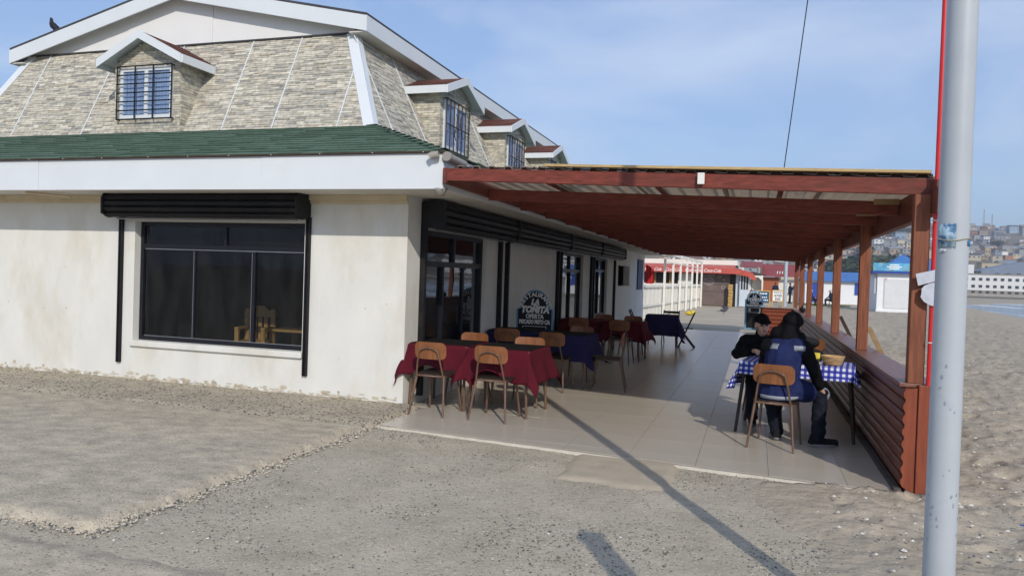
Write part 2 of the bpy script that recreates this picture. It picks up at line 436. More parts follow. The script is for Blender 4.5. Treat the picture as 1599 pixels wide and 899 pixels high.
# crumbled stones along the slab edges, pebbles and shell bits on the concrete: far too many to count
m_peb = attr_mat('pebble', 0.85, 0.15, 40, 0.2)
PAL = [(0.12, 0.115, 0.11), (0.17, 0.16, 0.145), (0.25, 0.23, 0.20), (0.38, 0.345, 0.285), (0.085, 0.085, 0.09)]
def pebble(bb, x, y, z, s, col, flat=0.5):
    a = random.random()*6.28; ca, sa = math.cos(a), math.sin(a); e = random.uniform(0.6, 1.0)
    pts = [(1,0,0),(0.3,0.9*e,0),(-0.8,0.6*e,0),(-0.9,-0.4*e,0),(0.2,-0.9*e,0),(0.35,0.1,flat),(-0.3,-0.1,flat*0.9)]
    bb.col = col
    bb.add([(x+s*(px*ca-py*sa), y+s*(px*sa+py*ca), z+s*pz) for px, py, pz in pts],
           [(0,1,5),(1,2,6,5),(2,3,6),(3,4,5,6),(4,0,5)])
b = B(); n = 0
while n < 5600:
    x = random.uniform(-6.5, 1.6); y = random.uniform(2.6, 7.0)
    if y > front_y(x) - 0.02: continue
    if x < -3.62 and y > 3.45: continue
    dens = 0.10 + 0.95*smooth01((nz(x*0.8, y*0.8, 5) + nz(x*2.3, y*2.3, 9)*0.5 + 0.02)*2.6) * (0.4 + 0.6*smooth01((y - 3.0)/2.5))
    if random.random() > dens: continue
    if -1.5 < x < -0.55 and y > 5.9 and random.random() < 0.93: continue
    if x > sand_edge(y) and random.random() < 0.9: continue
    white = random.random() < 0.10
    c = random.choice([(0.62, 0.58, 0.52), (0.70, 0.68, 0.64), (0.55, 0.48, 0.40)]) if white else random.choice(PAL)
    pebble(b, x, y, -0.008 + 0.004*nz(x*2, y*2), random.uniform(0.003, 0.0085) * (1.6 if random.random() < 0.07 else 1), c, 0.45); n += 1
for i in range(2400):                       # slab edge rubble
    if random.random() < 0.62: y = random.uniform(3.5, 7.9); x = slab_r(y) + random.gauss(0.0, 0.045)
    else: x = random.uniform(-8, -3.6); y = slab_f(x) + random.gauss(0, 0.03)
    pebble(b, x, y, random.uniform(-0.012, 0.012), random.uniform(0.004, 0.013) * (1.6 if random.random() < 0.06 else 1), random.choice(PAL + [(0.52, 0.465, 0.37)]*9), 0.7)
for i in range(4200):                       # pebbles standing out of the strip below the wall
    x = random.uniform(-10.5, -3.7); y = random.uniform(6.8, 8.08)
    pebble(b, x, y, 0.045 + 0.008*nz(x*4, y*4), random.uniform(0.005, 0.013), random.choice(PAL[1:] + [(0.47, 0.43, 0.35)]*3), 0.6)
for i in range(900):                        # shells and litter-sized bits on the sand
    r_ = random.uniform(4, 22); a = R(random.uniform(4, 24)); x, y = r_*math.sin(a), r_*math.cos(a)
    if x < sand_edge(y) + 0.1: continue
    pebble(b, x, y, 0.03, random.uniform(0.008, 0.02), random.choice([(0.66, 0.62, 0.55), (0.6, 0.55, 0.5), (0.12, 0.11, 0.1)]), 0.5)
struct(b.build('pebbles', m_peb), 'stuff')

# path beyond the terrace
m_path = M('pale_path', (0.44, 0.385, 0.30), 0.9, 0.14, 0.8, bump=0.4, bscale=14, spec=0.15, stain=(0.34, 0.31, 0.265, 0.6), stain_scale=0.5)
struct(sheet(-9, 2.6, 25.3, 90, 0.5, lambda x, y: -0.008 + 0.008*nz(x*0.8, y*0.8)).build('path', m_path))

# sea
m_sea = bpy.data.materials.new('sea_water'); m_sea.use_nodes = True
N = m_sea.node_tree.nodes; K = m_sea.node_tree.links; p = N['Principled BSDF']
p.inputs['Roughness'].default_value = 0.16
co = N.new('ShaderNodeTexCoord'); mpn = N.new('ShaderNodeMapping'); mpn.inputs['Scale'].default_value = (0.10, 0.022, 1)
K.new(co.outputs['Object'], mpn.inputs['Vector'])
fo = N.new('ShaderNodeTexNoise'); fo.inputs['Scale'].default_value = 1.0; fo.inputs['Detail'].default_value = 7; K.new(mpn.outputs['Vector'], fo.inputs['Vector'])
fr = N.new('ShaderNodeMapRange'); fr.inputs['From Min'].default_value = 0.47; fr.inputs['From Max'].default_value = 0.58; K.new(fo.outputs['Fac'], fr.inputs['Value'])
mxn = N.new('ShaderNodeMix'); mxn.data_type = 'RGBA'; mxn.inputs['A'].default_value = (0.16, 0.205, 0.235, 1); mxn.inputs['B'].default_value = (0.78, 0.80, 0.80, 1)
K.new(fr.outputs['Result'], mxn.inputs['Factor']); K.new(mxn.outputs['Result'], p.inputs['Base Color'])
wv = N.new('ShaderNodeTexNoise'); wv.inputs['Scale'].default_value = 0.9; wv.inputs['Detail'].default_value = 4; K.new(co.outputs['Object'], wv.inputs['Vector'])
bp = N.new('ShaderNodeBump'); bp.inputs['Strength'].default_value = 0.6; bp.inputs['Distance'].default_value = 0.3
K.new(wv.outputs['Fac'], bp.inputs['Height']); K.new(bp.outputs['Normal'], p.inputs['Normal'])
b = sheet(14, 314, -200, 240, 4, lambda x, y: -1.2 + 0.22*max(0, nz(x*0.09 + y*0.01, y*0.012, 2)))
b.add([(314, -200, -1.2), (4800, -3000, -1.2), (4800, 240, -1.2), (314, 240, -1.2)], [(0, 1, 2, 3)])
struct(b.build('sea', m_sea))

# ------------------------------------------------------------------ the restaurant building
m_wall = M('white_stucco', (0.70, 0.695, 0.65), 0.85, 0.05, 3.0, bump=0.35, bscale=60, spec=0.15, stain=(0.54, 0.475, 0.35, 0.65), stain_scale=1.7,
           stain_lo=0.50, stain_hi=0.78, stretch=(1, 1, 0.45), bdist=0.004)
m_white = M('white_paint', (0.665, 0.70, 0.72), 0.55, 0.03, 2.0, bump=0.1, bscale=30, spec=0.3, stain=(0.62, 0.58, 0.52, 0.35), stain_scale=1.6, stain_lo=0.60, stain_hi=0.8, bdist=0.003)
m_cream = M('cream_moulding', (0.62, 0.53, 0.36), 0.7, 0.1, 4)
m_soffit = M('soffit_board', (0.62, 0.59, 0.53), 0.8, 0.06, 2, stain=(0.48, 0.44, 0.36, 0.5), stain_scale=1.3)
m_black = M('black_metal', (0.010, 0.010, 0.012), 0.5, 0.3, 6, bump=0.15, bscale=20, spec=0.25, stain=(0.05, 0.042, 0.034, 0.4), stain_scale=2.5, stain_lo=0.55, stain_hi=0.75)
m_frame = M('dark_aluminium', (0.010, 0.011, 0.016), 0.4, 0.2, 5, spec=0.3)
m_rust = M('rusty_bar', (0.05, 0.035, 0.028), 0.7, 0.3, 20, stain=(0.20, 0.085, 0.035, 0.8), stain_scale=9)
m_green = attr_mat('green_shingle', 0.9, 0.15, 18, 0.35, 0.15)
m_stone = attr_mat('ledge_stone', 0.85, 0.24, 16, 0.5, 0.15)
m_brown = attr_mat('brown_shingle', 0.9, 0.22, 18, 0.35, 0.15)
m_edge = M('tarred_edge', (0.055, 0.035, 0.025), 0.8, 0.3, 8)
m_darkroof = M('dark_roofing', (0.06, 0.06, 0.062), 0.8, 0.2, 3)
m_glass = glass('window_glass', (0.80, 0.84, 0.88), 1.40)
m_sglass = glass('side_window_glass', (0.70, 0.74, 0.78), 1.8)
m_upglass = glass('upper_window_glass', (0.85, 0.88, 0.92), 1.45)
m_curtain = M('pale_curtain', (0.40, 0.50, 0.68), 0.9, 0.2, 3, stretch=(9, 9, 0.5))
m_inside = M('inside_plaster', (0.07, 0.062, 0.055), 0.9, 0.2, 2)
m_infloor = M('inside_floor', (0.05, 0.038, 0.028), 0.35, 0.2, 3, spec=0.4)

house = thing('restaurant_building', 'white stucco restaurant with stone clad mansard storey and green shingle eaves', 'building', (-8.5, 8.11, 0))
FX0, FX1, FY, SX, BY = -14.0, -3.89, 8.11, -3.89, 28.0
WX0, WX1, WZ0, WZ1 = -7.86, -5.27, 0.57, 2.15
b = B()                                                             # front wall round the window opening
b.box(FX0, WX0, FY, FY+0.22, -0.1, 2.60).box(WX1, FX1, FY, FY+0.22, -0.1, 2.60)
b.box(WX0, WX1, FY, FY+0.22, -0.1, WZ0).box(WX0, WX1, FY, FY+0.22, WZ1, 2.60)
b.build('front_wall', m_wall, house)
SW = [(8.56, 10.86, 0.45, 2.13), (15.5, 17.66, 0.55, 2.13), (18.9, 20.73, 0.6, 2.13), (22.45, 24.6, 1.38, 2.0)]
b = B(); y = FY + 0.22
for (a0, a1, z0, z1) in SW:
    b.box(SX-0.2, SX, y, a0, -0.1, 2.60); b.box(SX-0.2, SX, a0, a1, -0.1, z0); b.box(SX-0.2, SX, a0, a1, z1, 2.60); y = a1
b.box(SX-0.2, SX, y, BY, -0.1, 2.60)
b.build('side_wall', m_wall, house)
B().box(FX0, SX-0.2, BY-0.2, BY, -0.1, 2.6).box(FX0-0.2, FX0, FY, BY, -0.1, 2.6).build('rear_wall', m_wall, house)
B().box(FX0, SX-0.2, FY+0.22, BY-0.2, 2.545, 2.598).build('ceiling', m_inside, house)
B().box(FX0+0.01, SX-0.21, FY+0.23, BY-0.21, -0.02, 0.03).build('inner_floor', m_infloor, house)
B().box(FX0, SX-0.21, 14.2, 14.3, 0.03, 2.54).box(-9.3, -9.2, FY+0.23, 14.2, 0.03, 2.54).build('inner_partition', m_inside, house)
# flaked and splashed plaster along the foot of the wall
fl = B(); rnd = random.Random(11)
for i in range(300):
    x = rnd.uniform(-10.6, -3.95); z = 0.05 + abs(rnd.gauss(0, 0.035)); w_ = rnd.uniform(0.01, 0.09); h_ = rnd.uniform(0.006, 0.028); n_ = 9; P = []
    for k in range(n_): t = 6.283*k/n_; q = rnd.uniform(0.5, 1.0); P.append((x + w_*q*math.cos(t), FY-0.001-i*0.00002, max(0.0, z + h_*q*math.sin(t))))
    fl.col = rnd.choice([(0.46, 0.40, 0.30), (0.52, 0.46, 0.35), (0.40, 0.35, 0.27), (0.58, 0.53, 0.43)]); fl.add(P, [tuple(range(n_))])
for i in range(26):
    x = rnd.uniform(-10.6, -3.95); z = rnd.uniform(0.4, 2.2); w_ = rnd.uniform(0.005, 0.02); n_ = 7; P = []
    if WX0 - 0.1 < x < WX1 + 0.1: continue
    for k in range(n_): t = 6.283*k/n_; q = rnd.uniform(0.5, 1.0); P.append((x + w_*q*math.cos(t), FY-0.001-i*0.00003, z + w_*q*1.3*math.sin(t)))
    fl.col = (0.52, 0.46, 0.36); fl.add(P, [tuple(range(n_))])
struct(fl.build('plaster_flakes', attr_mat('flaked_plaster', 0.9, 0.15, 20, 0.2), house), 'stuff')
# sill and reveal of the big window, cornice under the soffit
B().box(WX0-0.02, WX1+0.02, FY-0.045, FY+0.18, WZ0-0.075, WZ0+0.003).build('window_sill', m_wall, house, 0.012)
b = B().box(FX0, SX, FY-0.06, FY-0.001, 2.425, 2.488); b.box(FX0, SX, FY-0.03, FY-0.0015, 2.385, 2.424)
b.build('cornice', m_cream, house)
# soffits and fascia
ex, ey = -3.16, 7.40
B().box(FX0-0.6, ex-0.03, ey+0.03, FY+0.05, 2.49, 2.52).build('front_soffit', m_soffit, house)
B().box(SX-0.05, ex-0.03, FY+0.051, BY+0.3, 2.492, 2.522).build('side_soffit', m_soffit, house)
for i, (a0, a1) in enumerate([(-14.6, -12.2), (-12.197, -8.73), (-8.727, -5.4), (-5.397, ex)]):
    B().box(a0, a1, ey-0.004*(i % 2), ey+0.028, 2.478, 2.855).build('fascia_board', m_white, house, 0.004)
for i in range(6):
    y0 = ey + 0.029 + i*3.44
    B().box(ex-0.028, ex-0.002*(i % 2), y0, y0+3.437, 2.478, 2.855).build('fascia_board', m_white, house, 0.004)
B().tube([(-9.2, 7.62, 2.475), (-8.7, 7.86, 2.445)], 0.02, 6).build('loose_moulding', m_cream, house)

# green shingle skirt roof, course by course
def shingle_plane(o, u, v, n_, wid0, wid1, depth, courses, pal, clip0=None, clip1=None, tab=0.32, th=0.012):
    """o: eave corner, u: along eave, v: up slope, n_: normal; widths from clip functions of the slope fraction"""
    bb = B(); o, u, v, n_ = map(Vector, (o, u, v, n_)); h = depth / courses
    for c in range(courses):
        f0 = c / courses; f1 = (c + 1.35) / courses
        s0, s1 = clip0(f0), clip1(f0); x = s0 - random.random()*tab
        while x < s1:
            x2 = x + tab * random.uniform(0.85, 1.15)
            xa, xb = max(x, s0), min(x2 - 0.006, s1)
            if xb - xa > 0.01:
                c_ = random.choice(pal); k = random.uniform(0.90, 1.10); bb.col = tuple(q*k for q in c_)
                lift = th * random.uniform(0.8, 1.5)
                a0 = o + u*xa + v*(depth*f0); b0 = o + u*xb + v*(depth*f0)
                a1 = o + u*max(xa, clip0(min(1, f1))) + v*(depth*min(1, f1)); b1 = o + u*min(xb, clip1(min(1, f1))) + v*(depth*min(1, f1))
                bb.add([a0, b0, b1, a1, a0 + n_*lift, b0 + n_*lift, b1 + n_*0.001, a1 + n_*0.001], [(4,5,6,7), (1,2,6,5), (3,0,4,7)])
                bb.col = tuple(q*0.66 for q in c_); bb.add([a0, b0, b0 + n_*lift, a0 + n_*lift], [(0,1,2,3)])   # tarred butt edge
            x = x2
    return bb
GP = [(0.095, 0.150, 0.110), (0.100, 0.157, 0.115), (0.090, 0.143, 0.104), (0.106, 0.164, 0.121)]
ZB, MY, MX = 3.55, 9.25, -5.0          # foot of the mansard
dy, dz = MY - ey, ZB - 2.862
sl = math.hypot(dy, dz); vv = Vector((0, dy/sl, dz/sl)); nn = Vector((0, -dz/sl, dy/sl))
gb = shingle_plane((FX0-0.6, ey-0.03, 2.862), (1,0,0), vv, nn, 0, 0, sl, 13, GP, lambda f: 0.0, th=0.018, clip1=lambda f: (ex + 0.03 - (FX0-0.6)) - f*(dy+0.03))
struct(gb.build('front_shingles', m_green, house), 'stuff')
vv2 = Vector((-dy/sl, 0, dz/sl)); nn2 = Vector((dz/sl, 0, dy/sl))
gb = shingle_plane((ex+0.03, ey-0.03, 2.862), (0,1,0), vv2, nn2, 0, 0, sl, 13, GP, lambda f: f*(dy+0.03), lambda f: BY - ey, th=0.018)
struct(gb.build('side_shingles', m_green, house), 'stuff')
b = B()
b.add([(FX0-0.6, ey-0.025, 2.856), (ex+0.025, ey-0.025, 2.856), (MX, MY, ZB-0.006), (FX0-0.6, MY, ZB-0.006)], [(0,1,2,3)])
b.add([(ex+0.025, ey-0.025, 2.856), (ex+0.025, BY+0.3, 2.856), (MX, BY+0.3, ZB-0.006), (MX, MY, ZB-0.006)], [(0,1,2,3)])
b.build('roof_deck', m_edge, house)
B().box(FX0-0.6, ex+0.02, ey-0.035, ey+0.02, 2.8555, 2.872).build('drip_edge', m_edge, house)
b = B(); x = -14
while x < ex: b.box(x, x+0.009, ey-0.038, ey-0.03, 2.859, 2.868); x += random.uniform(0.55, 0.75)
struct(b.build('nails', m_white, house), 'stuff')
b = B()                                                             # hip cap
for i in range(14):
    f = i/14; p0 = Vector((ex + 0.02 - f*(dy+0.0), ey - 0.02 + f*dy, 2.868 + f*dz)); p1 = Vector((ex + 0.02 - (f+0.09)*dy, ey - 0.02 + (f+0.09)*dy, 2.868 + (f+0.09)*dz))
    k = random.uniform(0.8, 1.2); b.col = tuple(q*k for q in GP[0])
    s_ = Vector((0.09, 0.09, -0.035)); t_ = Vector((0, 0, 0.022))
    b.add([p0 + Vector((-0.1, -0.01, -0.005)) + t_, p0 + t_*1.6, p0 + Vector((0.01, 0.1, -0.005)) + t_, p1 + Vector((-0.1, -0.01, 0)), p1 + t_*0.6, p1 + Vector((0.01, 0.1, 0))],
          [(0,1,4,3), (1,2,5,4)])
b.build('hip_cap', m_green, house)
# broken rain pipes at the eave corner
m_pvc = M('weathered_pvc', (0.30, 0.28, 0.25), 0.6, 0.1, 6)
B().tube([(ex-0.13, ey-0.085, 2.80), (ex-0.10, ey-0.075, 2.822), (ex-0.03, ey-0.065, 2.828)], 0.038, 14, caps=False).tube([(ex-0.13, ey-0.085, 2.80), (ex-0.10, ey-0.075, 2.822), (ex-0.03, ey-0.065, 2.828)], 0.032, 14, caps=False).build('gutter_pipe', m_pvc, house)
B().tube([(ex+0.05, ey-0.03, 2.812), (ex+0.05, ey+0.45, 2.802)], 0.042, 14).tube([(ex+0.05, ey-0.045, 2.812), (ex+0.05, ey+0.01, 2.812)], 0.050, 14).build('gutter_pipe', m_pvc, house)
B().lathe([(0.0, -0.07), (0.045, -0.07), (0.06, -0.03), (0.085, 0.0), (0, 0)], (ex-0.06, ey+0.07, 2.488), 12).build('drain_cup', m_pvc, house)

# stone clad panels: every stone strip is real geometry, joined panel by panel
SP = [(0.50, 0.485, 0.435), (0.54, 0.525, 0.47), (0.46, 0.445, 0.40), (0.40, 0.395, 0.37), (0.33, 0.33, 0.32), (0.57, 0.555, 0.50), (0.48, 0.445, 0.385), (0.43, 0.42, 0.39), (0.52, 0.505, 0.455), (0.55, 0.535, 0.48)]
def stones(o, u, v, n_, height, lo, hi, rowh=0.038, smin=0.07, smax=0.27, bb=None):
    bb = bb or B(); o, u, v, n_ = map(Vector, (o, u, v, n_)); rows_ = max(1, round(height/rowh)); rh = height/rows_
    for r_ in range(rows_):
        t0, t1 = r_*rh, (r_+1)*rh; tm = (t0+t1)/2
        a, e = lo(tm), hi(tm); x = a - random.random()*smax*0.5
        while x < e:
            x2 = x + random.uniform(smin, smax); xa, xb = max(a, x), min(e, x2 - 0.003)
            if xb - xa > 0.006:
                base = random.choice(SP); k = random.uniform(0.86, 1.14); bb.col = (base[0]*k*0.97, base[1]*k*0.93, base[2]*k*0.85)
                d0 = random.uniform(0.006, 0.016); d1 = d0 + random.uniform(-0.004, 0.004)
                p = [o+u*xa+v*(t0+0.001), o+u*xb+v*(t0+0.001), o+u*xb+v*(t1-0.002), o+u*xa+v*(t1-0.002)]
                q = [p[0]+n_*d0, p[1]+n_*d1, p[2]+n_*d1*0.85, p[3]+n_*d0*0.85]
                bb.add(p + q, [(4,5,6,7), (0,1,5,4), (1,2,6,5), (2,3,7,6), (3,0,4,7)])
            x = x2
    return bb
ZT, TY, TX = 5.08, 9.98, -5.73
MXL, TXL = -12.68, -11.95
run, rise = TY - MY, ZT - ZB; ms = math.hypot(run, rise); mv = Vector((0, run/ms, rise/ms)); mn = Vector((0, -rise/ms, run/ms))
core = B()
core.add([(MXL, MY, ZB), (MX, MY, ZB), (TX, TY, ZT), (TXL, TY, ZT), (MXL, 22, ZB), (MX, 22, ZB), (TX, 21.2, ZT), (TXL, 21.2, ZT)],
         [(0,1,2,3), (1,5,6,2), (5,4,7,6), (4,0,3,7), (3,2,6,7)])
core.build('mansard_core', M('grout', (0.36, 0.345, 0.31), 0.9, 0.1, 4), house)
joints = [MXL, -11.5, -10.05, -8.75, -7.45, -6.6, -5.55, MX]
for i in range(len(joints)-1):
    a, e = joints[i], joints[i+1]
    pb = stones((0, MY, ZB), (1,0,0), mv, mn, ms, lambda t, a=a: max(a + 0.008, MXL + t/ms*0.73), lambda t, e=e: min(e - 0.008, MX - t/ms*0.73))
    pb.build('cladding_panel', m_stone, house)
    if 0 < i: B().obox((a-0.008, MY-0.016, ZB-0.008), (0.016, 0, 0), mv*ms*(min(1, (MX-a)/0.73) if i == len(joints)-2 else 1), mn*0.012).build('panel_joint', m_white, house)
sv = Vector((-run/ms, 0, rise/ms)); sn = Vector((rise/ms, 0, run/ms))
sj = [MY, 9.85, 11.05, 12.9, 14.15, 16.1, 17.4, 19.2, 20.6, 22.0]
for i in range(len(sj)-1):
    a, e = sj[i], sj[i+1]
    pb = stones((MX, 0, ZB), (0,1,0), sv, sn, ms, lambda t, a=a: max(a + 0.008, MY + t/ms*0.73), lambda t, e=e: min(e - 0.008, 22.0 - t/ms*0.8))
    pb.build('cladding_panel', m_stone, house)
    if i: B().obox((MX+0.016, a-0.008, ZB-0.008), (0, 0.016, 0), sv*ms, sn*0.012).build('panel_joint', m_white, house)
# corner trims
b = B(); c0 = Vector((MX, MY, ZB-0.02)); c1 = Vector((TX, TY, ZT)); d = c1 - c0
b.obox(c0 + Vector((-0.13, -0.035, 0)), d, (0.165, 0, 0), (0, 0.03, 0.0)); b.obox(c0 + Vector((0.005, -0.034, 0)), d, (0.03, 0, 0), (0, 0.15, 0))
b.build('corner_trim', m_white, house, 0.004)
c0 = Vector((MXL, MY, ZB-0.02)); d = Vector((TXL, TY, ZT)) - c0
B().obox(c0 + Vector((-0.035, -0.035, 0)), d, (0.16, 0, 0), (0, 0.03, 0)).build('corner_trim', m_white, house, 0.004)

# gable, roof, eaves
RX, RZ, EXR, EXL, EZ, GY, GE = -8.85, 5.97, -5.46, -12.22, 5.25, 9.80, 21.3
EZL = 5.14
m_gable = M('gable_board', (0.76, 0.755, 0.74), 0.7, 0.025, 1.5, spec=0.2)
for i, (xa, xb) in enumerate([(TXL, -9.9), (-9.897, -8.25), (-8.247, -6.9), (-6.897, TX)]):
    def zt(x): return (EZ - 0.05) + (RZ - EZ) * (1 - (x - RX)/(EXR - RX)) if x > RX else (EZL - 0.05) + (RZ - EZL) * (1 - (RX - x)/(RX - EXL))
    poly = [(xa, TY-0.01*(i % 2), ZT-0.02), (xb, TY-0.01*(i % 2), ZT-0.02), (xb, TY-0.01*(i % 2), zt(xb))] + ([(RX, TY-0.01*(i % 2), zt(RX))] if xa < RX < xb else []) + [(xa, TY-0.01*(i % 2), zt(xa))]
    B().prism(poly, (0, 0.03, 0)).build('gable_board', m_gable, house)
B().box(TXL, TX, TY-0.05, TY-0.012, ZT-0.03, ZT-0.008).build('gable_flashing', m_darkroof, house)
for sx_, e_x in ((1, EXR), (-1, EXL)):
    ez_ = EZ if sx_ > 0 else EZL; e0 = Vector((e_x, GY, ez_)); r0 = Vector((RX, GY, RZ)); dd = r0 - e0; up = Vector((0, 0, 1))
    B().obox(e0 + Vector((0.02*sx_, -0.02, 0.004)), dd, (0, GE - GY + 0.04, 0), up*0.03).build('roof_slope', m_darkroof, house)
    B().obox(e0 - up*0.045, dd, (0, GE - GY, 0), up*0.035).build('eave_soffit', m_soffit, house)
    B().obox(e0 + Vector((0, -0.024, -0.222)), dd, (0, 0.024, 0), up*0.222).build('rake_board', m_white, house, 0.003)
    B().box(e_x, e_x + 0.025*sx_, GY - 0.025, GE, ez_ - 0.23, ez_ - 0.002).build('eave_board', m_white, house, 0.003)
    B().box(min(e_x, (TX if sx_ > 0 else TXL)), max(e_x, (TX if sx_ > 0 else TXL)), GY, GE, ez_ - 0.23, ez_ - 0.214).build('boxed_soffit', m_soffit, house)

# dormers
BP = [(0.13, 0.055, 0.042), (0.16, 0.07, 0.05), (0.11, 0.05, 0.04)]
def dormer(root, P, ux, uy, hw, zb, zt_, zpk, depth, win, over, barred):
    """P: centre of the face at ground plan, ux: along the face, uy: into the roof; its pieces hang on the dormer"""
    P = Vector(P); ux = Vector(ux); uy = Vector(uy); Z = Vector((0, 0, 1))
    w0, w1, wz0, wz1 = win
    nrm = -uy
    core = B(); core.obox(P - ux*hw + uy*0.03 + Z*zb, ux*2*hw, uy*depth, Z*(zt_-zb))
    core.prism([P - ux*hw + uy*0.03 + Z*zt_, P + ux*hw + uy*0.03 + Z*zt_, P + uy*0.03 + Z*(zpk-0.06)], uy*depth)
    root = core.build('dormer', MATS['grout'], house)
    fb = stones(P + uy*0.03 + Z*zb, ux, Z, nrm, wz0-zb, lambda t: -hw, lambda t: hw)
    stones(P + uy*0.03 + Z*wz0, ux, Z, nrm, wz1-wz0, lambda t: -hw, lambda t: w0, bb=fb)
    stones(P + uy*0.03 + Z*wz0, ux, Z, nrm, wz1-wz0, lambda t: w1, lambda t: hw, bb=fb)
    stones(P + uy*0.03 + Z*wz1, ux, Z, nrm, zt_-wz1, lambda t: -hw, lambda t: hw, bb=fb) if zt_ - wz1 > 0.03 else None
    hh = zpk - 0.06 - zt_
    stones(P + uy*0.03 + Z*zt_, ux, Z, nrm, hh, lambda t: -hw*(1-t/hh), lambda t: hw*(1-t/hh), bb=fb)
    for s in (-1, 1):
        stones(P + ux*s*hw + uy*0.03 + Z*zb, uy, Z, ux*s, zt_-zb, lambda t: 0.0, lambda t: depth, bb=fb)
    fb.build('dormer_cladding', m_stone, root)
    # roof: two slopes with brown shingles, white fascia
    ov = over; ew = hw + 0.17; ez = zt_ + 0.0
    pk = P - uy*ov + Z*zpk
    for s in (-1, 1):
        e = P - uy*ov + ux*s*ew + Z*ez; dn = e - pk; L_ = dn.length; vdir = (pk - e).normalized()
        nr = (ux*s*(zpk-ez) + Z*ew).normalized()
        B().obox(e, pk - e, uy*(depth+ov), -nr*0.03).build('dormer_soffit', m_white, root)
        sb = shingle_plane(e + nr*0.006 + (uy*(depth+ov) if s*ux.cross(uy).z < 0 else Vector((0,0,0))), uy*(-1 if s*ux.cross(uy).z < 0 else 1), vdir, nr, 0, 0, L_, 5, BP, lambda f: 0.0, lambda f: depth+ov, tab=0.25, th=0.008)
        struct(sb.build('dormer_shingles', m_brown, root), 'stuff')
        B().obox(e - uy*0.022 - Z*0.11, pk - e, uy*0.022, Z*0.125).build('dormer_rake', m_white, root)
        B().obox(e - Z*0.11, ux*s*0.022, uy*(depth*0.75+ov), Z*0.118).build('dormer_eave', m_white, root)
    # window
    wn = B()
    for (a, c, z0, z1) in [(w0, w0+0.05, wz0, wz1), (w1-0.05, w1, wz0, wz1), (w0+0.05, w1-0.05, wz0, wz0+0.05), (w0+0.05, w1-0.05, wz1-0.05, wz1), ((w0+w1)/2-0.03, (w0+w1)/2+0.03, wz0+0.05, wz1-0.05)]:
        wn.obox(P + ux*a - uy*0.004 + Z*z0, ux*(c-a), uy*0.028, Z*(z1-z0))
    wn.build('window_frame', m_white, root)
    ins = B().obox(P + ux*(w0+0.04) + uy*0.012 + Z*(wz0+0.04), ux*(w1-w0-0.08), uy*0.006, Z*(wz1-wz0-0.08)).build('pane', m_upglass, root)
    cb = B(); x = w0+0.05
    while x < w1-0.06:
        cb.obox(P + ux*x + uy*(0.020+0.004*random.random()) + Z*(wz0+0.05), ux*0.055, uy*0.003, Z*(wz1-wz0-0.1)); x += 0.06
    cb.build('curtain', m_curtain, root)
    bars = B(); off = -uy*0.045
    if barred == 'grid':
        nv, nh, mt = 4, 7, m_black
    else:
        nv, nh, mt = 7, 3, m_rust
    for k in range(nv):
        x = w0-0.02 + (w1-w0+0.04)*k/(nv-1); a = P + ux*x + off; bars.tube([a + Z*(wz0-0.02), a + Z*(wz1+0.015)], 0.011, 6)
    for k in range(nh):
        z = wz0-0.02 + (wz1-wz0+0.035)*k/(nh-1); bars.tube([P + ux*(w0-0.02) + off*1.15 + Z*z, P + ux*(w1+0.02) + off*1.15 + Z*z], 0.010, 6)
    for x in (w0-0.02, w1+0.02):
        for z in (wz0-0.02, wz1+0.01): bars.tube([P + ux*x + off + Z*z, P + ux*x + Z*z + uy*0.02], 0.009, 6)
    if barred != 'grid':
        for xo in (-0.11, 0.11):
            c = P + ux*((w0+w1)/2 + xo) + off*1.25 + Z*((wz0+wz1)/2)
            bars.tube([c + ux*0.05*math.sin(t*1.0)*math.copysign(1, xo) + Z*(-0.22 + 0.44*t/6.28) for t in [6.28*q/14 for q in range(15)]], 0.008, 6)
    bars.build('window_bars', mt, root)
def build_dormer(P, ux, uy, **k): dormer(None, P, ux, uy, **k)
build_dormer((-8.73, 9.15, 0), (1, 0, 0), (0, 1, 0), hw=0.60, zb=3.52, zt_=4.60, zpk=4.99, depth=0.72, win=(-0.48, 0.48, 3.75, 4.50), over=0.16, barred='grid')
for yc in (11.95, 15.25, 18.5):
    build_dormer((-4.88, yc, 0), (0, 1, 0), (-1, 0, 0), hw=0.68, zb=3.50, zt_=4.54, zpk=4.86, depth=0.78, win=(-0.55, 0.42, 3.62, 4.40), over=0.15, barred='upright')

